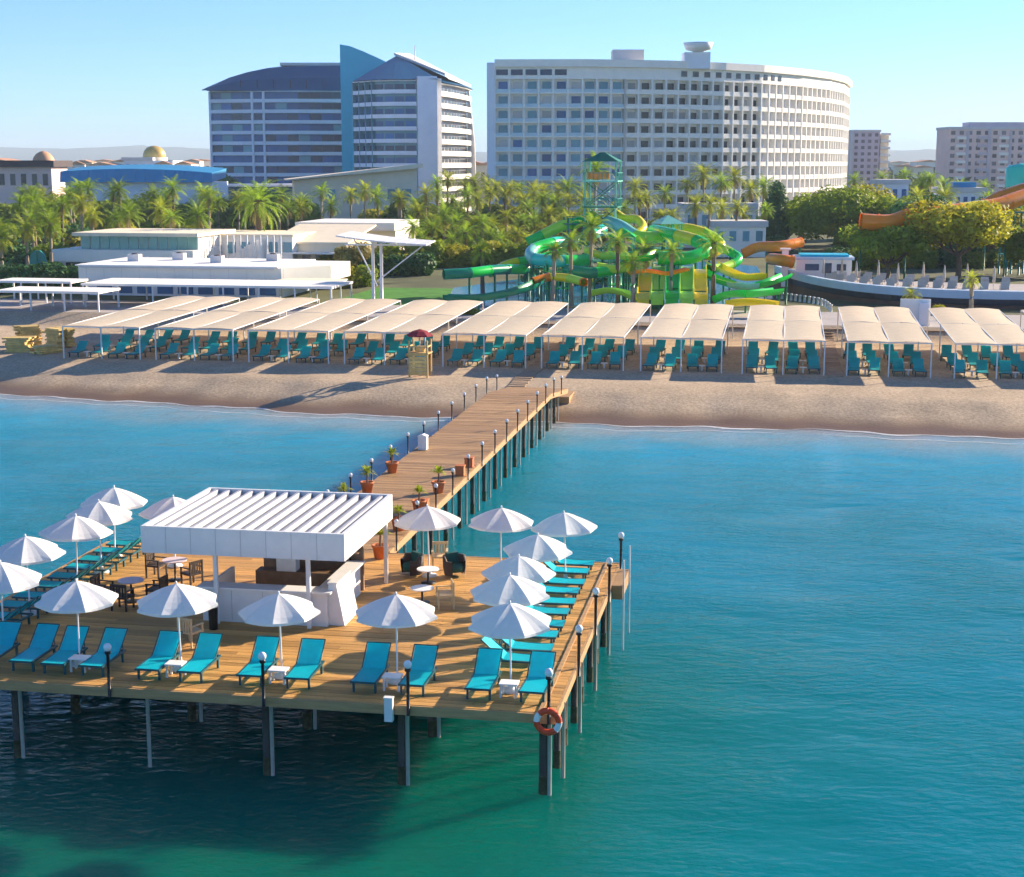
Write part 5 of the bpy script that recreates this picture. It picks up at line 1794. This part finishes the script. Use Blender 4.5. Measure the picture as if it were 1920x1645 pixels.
palm_row((-36.55, 275.00, 10.12), (-15.93, 275.00, 10.49), 9, 'before the cream entrance hall', 'palms before the blue hotel', .4, (.8, 1.05))
palm_row((-15.15, 318.00, 12.04), (14.07, 318.00, 11.29), 13, 'in the farthest row of the central grove', 'palms in the central grove', .6, (.95, 1.3))
palm_row((-17.66, 280.00, 9.72), (12.89, 280.00, 9.25), 14, 'in the second farthest row of the central grove', 'palms in the central grove', .45, (.9, 1.2))
palm_row((-14.94, 250.00, 7.90), (9.82, 250.00, 7.30), 13, 'in the second nearest row of the central grove', 'palms in the central grove', .45, (.85, 1.15))
palm_row((-14.81, 222.00, 6.20), (3.04, 222.00, 6.05), 9, 'in the nearest row of the central grove', 'palms in the central grove', .5, (.8, 1.0))
for k, (p, c) in enumerate((((10.19, 200.00, 15.43), 1.0), ((22.86, 292.00, 11.90), 1.0), ((23.37, 270.00, 10.23), .95), ((27.76, 285.00, 10.85), 1.05), ((33.89, 300.00, 12.18), 1.0), ((37.22, 300.00, 14.19), 1.35), ((38.68, 290.00, 12.71), 1.2), ((42.07, 296.00, 13.62), 1.2), ((43.09, 285.00, 11.43), 1.0), ((46.20, 290.00, 11.93), 1.2), ((48.41, 290.00, 10.37), 1.0))):
    palm(p, 'palm tree with visible pale trunk before the white hotel, %s from left' % ORD(k), 'palms before the white hotel', 'gold' if k % 3 else 'green', c, None, trunks[1])
for k, p in enumerate(((71.84, 330.00, 12.65), (79.78, 340.00, 13.00), (88.05, 350.00, 13.37), (85.55, 330.00, 12.21), (88.10, 330.00, 12.87), (93.48, 340.00, 11.74), (91.50, 320.00, 11.26), (96.95, 320.00, 11.26))):
    palm(p, 'palm tree on the skyline between the two apartment blocks, %s from left' % ORD(k), 'palms on the right skyline', 'green', 1.1)
palm_row((12.28, 240.00, 9.29), (39.32, 240.00, 8.80), 12, 'in the row between the slides and the white hotel', 'palms behind the slides', .6, (.75, 1.0))
palm_row((57.19, 262.00, 9.26), (86.66, 262.00, 9.70), 11, 'in the row behind the umbrella pines', 'palms on the right skyline', .4, (.9, 1.2))
palm((-34.59, 214.00, 10.91), 'biggest palm with a thick dark trunk beside the white terrace building', None, 'green', 1.0, big_crown, big_trunk)
for k, p in enumerate(((36.60, 142.00, 4.40), (42.20, 142.00, 5.77))):
    palm(p, ['small young palm before the ship terrace, left of the taller young one', 'taller young lime-green palm before the ship terrace'][k], 'young palms', 'gold', .45, None, trunks[1])
for k, (p, c) in enumerate((((5.83, 152.00, 8.77), .72), ((7.79, 156.00, 10.00), .8), ((10.34, 151.00, 8.82), .75), ((15.22, 149.00, 8.00), .7), ((19.78, 152.00, 8.61), .75), ((3.86, 150.00, 7.95), .65), ((11.51, 147.00, 7.01), .6))):
    palm(p, 'palm tree standing among the water slides, %s' % ['behind the rust flume', 'left beside the tall tower', 'right beside the tall tower', 'behind the lane slide', 'by the yellow flumes', 'leftmost of them', 'just left of the lane slide'][k], 'palms among the slides', 'green', c)
palm((13.83, 160.00, 7.12), 'slim palm standing among the bright green slides', None, 'green', .8)
palm((-3.11, 165.00, 7.11), 'slim palm left of the teal tube slide, above the dark green flume', None, 'gold', .7)

def leaves(mb, c, rad, n, size, R_, mi=0, shell=.55):
    for _ in range(n):
        while True:
            d = Vector((R_.uniform(-1, 1), R_.uniform(-1, 1), R_.uniform(-1, 1)))
            if .05 < d.length < 1: break
        d.normalize()
        k = shell + (1 - shell) * R_.random() ** .6
        k *= 1 + .18 * noise.noise(d * 2.3 + Vector(c))
        p = Vector(c) + Vector((d.x * rad[0], d.y * rad[1], d.z * rad[2])) * k
        a_ = Vector((R_.uniform(-1, 1), R_.uniform(-1, 1), R_.uniform(-.6, .6))).normalized()
        b_ = a_.cross((d + Vector((R_.uniform(-.6, .6), R_.uniform(-.6, .6), R_.uniform(-.2, .6)))).normalized())
        s = size * R_.uniform(.6, 1.3)
        mb.face([p - a_ * s, p - b_ * s * .55, p + a_ * s, p + b_ * s * .55], mi)
def shrub_mesh(mat, seed):
    R_ = random.Random(seed)
    mb = MB()
    for k in range(6):
        leaves(mb, (R_.uniform(-.6, .6), R_.uniform(-.6, .6), R_.uniform(.3, .8)), (R_.uniform(.45, .7),) * 2 + (R_.uniform(.4, .65),), 330, .12, R_)
    for k in range(5):
        mb.tube([(0, 0, 0), (R_.uniform(-.5, .5), R_.uniform(-.5, .5), .8)], [.05, .02], 5, 1)
    return mb.mesh('shrub', [mat, 'trunk_bark'])
shm = {m: [shrub_mesh(m, s) for s in (1, 2)] for m in ('leaf_mid', 'leaf_yellow', 'leaf_dark')}
def shrub(p, r, mat, label, group, zs=1.0):
    o = inst('shrub', rnd.choice(shm[mat]), None, (p[0], p[1], GZ - .05), rnd.uniform(0, 6.28), (r, r, r * zs))
    return tag(o, label, 'shrub', group)
def shrub_row(p0, p1, n, mats, r, where, group, zs=1.0):
    p0, p1 = Vector(p0), Vector(p1)
    for k in range(n):
        p = p0.lerp(p1, (k + .5) / n) + Vector((rnd.uniform(-.6, .6), rnd.uniform(-2, 2), 0))
        shrub(p, r * rnd.uniform(.75, 1.25), rnd.choice(mats), 'leafy shrub %s, %s from left' % (where, ORD(k)), group, zs)
shrub_row((-57.89, 173.28, 2.20), (-48.33, 171.11, 2.20), 8, ['leaf_dark'], 2.3, 'in the dark hedge at the left edge', 'dark hedge shrubs')
shrub_row((-66.16, 198.40, 2.20), (-59.00, 198.40, 2.20), 6, ['leaf_dark', 'leaf_mid'], 2.6, 'behind the dark hedge at the left edge', 'dark hedge shrubs')
shrub_row((-81.13, 241.37, 2.20), (-53.82, 266.22, 2.20), 16, ['leaf_mid', 'leaf_yellow', 'leaf_dark'], 3.4, 'under the palms behind the glass pavilion', 'shrubs under the palms')
shrub_row((-103.97, 310.02, 2.20), (-41.25, 335.02, 2.20), 18, ['leaf_mid'], 5.5, 'under the far palms before the blue hotel', 'shrubs under the palms')
shrub_row((-16.16, 213.85, 2.20), (2.94, 213.85, 2.20), 14, ['leaf_mid', 'leaf_yellow'], 2.8, 'in the front of the central grove', 'shrubs under the palms')
shrub_row((-19.10, 253.19, 2.20), (10.42, 253.19, 2.20), 14, ['leaf_yellow', 'leaf_mid', 'leaf_dark'], 3.4, 'in the middle of the central grove', 'shrubs under the palms')
shrub_row((-27.58, 310.02, 2.20), (14.85, 310.02, 2.20), 15, ['leaf_mid', 'leaf_yellow'], 4.6, 'in the back of the central grove', 'shrubs under the palms')
shrub_row((-22.42, 180.93, 2.20), (-17.07, 177.02, 2.20), 5, ['leaf_mid', 'leaf_yellow'], 1.9, 'on the lawn left of the twin poles', 'lawn shrubs')
shrub_row((-23.53, 201.31, 2.20), (-10.91, 198.40, 2.20), 9, ['leaf_mid', 'leaf_dark', 'leaf_yellow'], 2.2, 'behind the lawn around the twin poles', 'lawn shrubs')
shrub_row((13.37, 278.76, 2.20), (52.88, 322.04, 2.20), 14, ['leaf_mid', 'leaf_dark'], 2.6, 'before the white hotel behind the slides', 'shrubs behind the slides')
shrub_row((32.12, 253.19, 2.20), (42.13, 245.67, 2.20), 6, ['leaf_mid', 'leaf_dark'], 2.2, 'around the white kiosk behind the slides', 'shrubs behind the slides')
shrub_row((42.97, 208.44, 2.20), (71.25, 213.85, 2.20), 13, ['leaf_mid', 'leaf_yellow', 'leaf_dark'], 2.0, 'in the hedge between ship terrace and pines', 'shrubs under the pines')
shrub_row((2.55, 185.00, 2.20), (14.95, 180.93, 2.20), 8, ['leaf_mid', 'leaf_dark'], 1.6, 'below the slide tower', 'shrubs below the slides')
shrub_row((52.99, 241.37, 2.20), (84.20, 253.19, 2.20), 12, ['leaf_mid', 'leaf_dark', 'leaf_dark'], 3.2, 'under the pines behind the ship terrace', 'shrubs under the pines')
shrub_row((59.78, 364.37, 2.20), (126.30, 381.05, 2.20), 14, ['leaf_mid', 'leaf_dark'], 5.0, 'far behind the pines on the right', 'shrubs under the pines')
s_ = shrub((-75.09, 253.19, 2.20), 3.0, 'leaf_yellow', 'bright yellow flowering shrub above the teal screen', None, 1.6)
shrub((40.30, 145.53, 2.20), .8, 'leaf_yellow', 'small yellow-green shrub beside the tenth beach shade', None)
shrub((-4.02, 145.53, 2.20), .9, 'leaf_mid', 'small green shrub behind the fifth beach shade', None)

def tree(label, p, h, blobs, mat, n, size, trunk='trunk_bark', tr=.35, group=None, limbs=True, name='tree'):
    R_ = random.Random(hash(label) % 1000 if False else len(label) * 7 + int(abs(p[0])))
    t = thing(name, label, 'tree', (p[0], p[1], GZ), 0, group)
    mb = MB()
    vol = sum(b[1][0] * b[1][1] for b in blobs)
    for c, rad in blobs:
        leaves(mb, c, rad, int(n * rad[0] * rad[1] / vol), size, R_)
    mb.build('crown', mat, t)
    mb = MB()
    top = Vector((0, 0, h))
    mb.tube([(0, 0, -.3), (.1, 0, h * .4), (.0, .1, h * .75)], [tr * 1.2, tr, tr * .8], 9)
    if limbs:
        for c, rad in blobs:
            mb.tube([(0, .1, h * .7), tuple(Vector((c[0] * .5, c[1] * .5, h * .9))), (c[0], c[1], c[2])], [tr * .5, tr * .35, tr * .15], 6)
    mb.build('trunk', trunk, t)
    return t
def blob_set(R0, Hc, flat, k, seed, spread=.62):
    R_ = random.Random(seed)
    out = [((0, 0, Hc), (R0 * .6, R0 * .6, R0 * .6 * flat))]
    for i in range(k):
        a_ = i * 2.4
        rr = R0 * spread * (.6 + .4 * R_.random())
        s = R0 * R_.uniform(.32, .5)
        out.append(((math.cos(a_) * rr, math.sin(a_) * rr, Hc + R_.uniform(-.35, .35) * R0 * flat), (s, s, s * flat * 1.1)))
    return out
tree('broad umbrella pine with sunlit flat crown at right', (53.15, 185.00, 2.20), 4.5, blob_set(7.2, 6.9, .55, 11, 3), 'leaf_yellow', 9000, .32, name='umbrella_pine', group='umbrella pines')
tree('smaller umbrella pine with arched crown beside the deckhouse', (44.69, 185.00, 2.20), 3.0, blob_set(6.0, 4.9, .42, 9, 5), 'leaf_mid', 6500, .30, name='umbrella_pine', group='umbrella pines')
tree('large round bushy green tree above the deckhouse', (52.52, 253.19, 2.20), 5.0, blob_set(8.8, 6.2, .66, 12, 8), 'leaf_mid', 9500, .42, name='round_tree')
tree('dark green cypress-like tree left of the round bushy tree', (44.88, 266.22, 2.20), 5, [((0, 0, 3.0), (2.9, 2.9, 3.2)), ((.3, 0, 6.0), (2.5, 2.5, 3.2)), ((.2, 0, 8.8), (1.5, 1.5, 2.2))], 'leaf_dark', 5500, .34, name='dark_tree')
for k_, (q, r_, hc) in enumerate((((49.26, 266.22, 2.20), 5.5, 5.0), ((62.25, 273.25, 2.20), 7.0, 6.2), ((62.61, 250.13, 2.20), 6.0, 5.5), ((65.74, 213.85, 2.20), 5.5, 5.2), ((64.29, 193.73, 2.20), 4.5, 4.2))):
    tree('light green leafy tree in the belt behind the ship terrace, %s from left' % ORD(k_), q, 3.5, blob_set(r_, hc, .75, 9, 31 + k_), 'leaf_mid' if k_ % 2 == 0 else 'leaf_yellow', 5200, .36, name='round_tree', group='leafy trees behind the ship terrace')
tree('dark tree behind the pines near the raft slide', (62.20, 238.58, 2.20), 4, blob_set(5.5, 6.0, .7, 8, 11), 'leaf_dark', 4500, .38, name='dark_tree')
tree('green tree under the raft slide at the right edge', (77.51, 245.67, 2.20), 4, blob_set(5.5, 5.0, .7, 8, 13), 'leaf_mid', 4500, .38, name='round_tree')
tree('broad green tree before the blue-roofed hall', (-78.78, 349.08, 2.20), 5, blob_set(9, 7.5, .6, 9, 17), 'leaf_mid', 5500, .5, name='dark_tree')
tree('dark broad tree at the foot of the blue hotel\'s left wing', (-79.96, 407.12, 2.20), 5, blob_set(10, 7.5, .6, 9, 19), 'leaf_dark', 5500, .55, name='dark_tree')
tree('dark conical tree right of the wing canopy', (-20.53, 278.76, 2.20), 4, [((0, 0, 3.2), (2.6, 2.6, 3.0)), ((.2, 0, 5.4), (1.7, 1.7, 2.2))], 'leaf_dark', 3000, .34, name='dark_tree')
tree('brownish shrub-like tree on the lawn left of the twin poles', (-19.42, 185.00, 2.20), 2, blob_set(2.6, 3.2, .8, 6, 23), 'palm_dry', 3000, .22, name='round_tree')
tree('yellow-leaved bush tree right of the round bushy tree', (52.75, 250.13, 2.20), 2.5, blob_set(3.2, 3.6, .8, 6, 29), 'leaf_yellow', 2600, .3, name='round_tree')

# far woodland on the plain
mb = MB()
R_ = random.Random(77)
for _ in range(1500):
    Y = R_.uniform(480, 3200)
    X = R_.uniform(-.42, .42) * Y
    if -110 < X < 110 and Y < 560: continue
    r = R_.uniform(5, 10) * (1 + Y / 2500)
    h = R_.uniform(4, 8.5)
    for q in range(16):
        c = Vector((X + R_.gauss(0, r * .5), Y + R_.gauss(0, r * .3), GZ + R_.uniform(.1, 1) * h))
        a_ = Vector((R_.uniform(-1, 1), R_.uniform(-.6, .6), R_.uniform(-.3, .3))).normalized() * r * .45
        b_ = Vector((R_.uniform(-.4, .4), R_.uniform(-.5, .5), 1)).normalized() * h * .3
        mb.face([c - a_, c - b_, c + a_, c + b_])
tag(mb.build('far_woodland', 'leaf_far'), 'distant dark woodland spread over the plain', 'woodland', kind='stuff')

# ================================================================== HILLS AND HAZE
M('hill_slope', (.09, .11, .10), .95, .3, .0012)
mb = MB()
rows = []
for j, f_ in enumerate((0, .12, .3, .5, .7, .85, 1.0, 1.3)):
    row = []
    for i in range(121):
        X = -5200 + i * 10400 / 120
        ridge = 40 + 40 * (.5 + .5 * noise.noise((X * .0007, 0, 3))) + 22 * noise.noise((X * .002, 0, 8)) + 16 * noise.noise((X * .008, 0, 1))
        ridge += 38 * math.exp(-((X + 2100) / 900) ** 2) + 18 * math.exp(-((X - 1900) / 700) ** 2)
        prof_ = math.sin(min(1, f_) * math.pi / 2) if f_ <= 1 else .8
        n_ = 12 * noise.noise((X * .004, f_ * 6, 2)) * prof_
        row.append((X, 6600 + 1500 * f_, 2.0 + max(0, min(138, ridge * prof_ + n_))))
    rows.append(row)
mb.grid(rows)
tag(mb.build('hills', 'hill_slope'), 'low blue hills on the horizon', 'hills', kind='structure')

hz = bpy.data.materials.new('haze_air')
hz.use_nodes = True
hn = hz.node_tree
hn.nodes.clear()
ho = hn.nodes.new('ShaderNodeOutputMaterial')
hv = hn.nodes.new('ShaderNodeVolumePrincipled')
hv.inputs['Color'].default_value = (.70, .86, 1.0, 1)
hv.inputs['Density'].default_value = 1.5e-4
hv.inputs['Anisotropy'].default_value = 0.0
hn.links.new(hv.outputs[0], ho.inputs['Volume'])
MATS['haze_air'] = hz
tag(MB().box(-8500, 8500, -300, 11200, -4.2, 150).build('haze', 'haze_air'), 'thin bluish haze in the air', 'haze', kind='stuff')
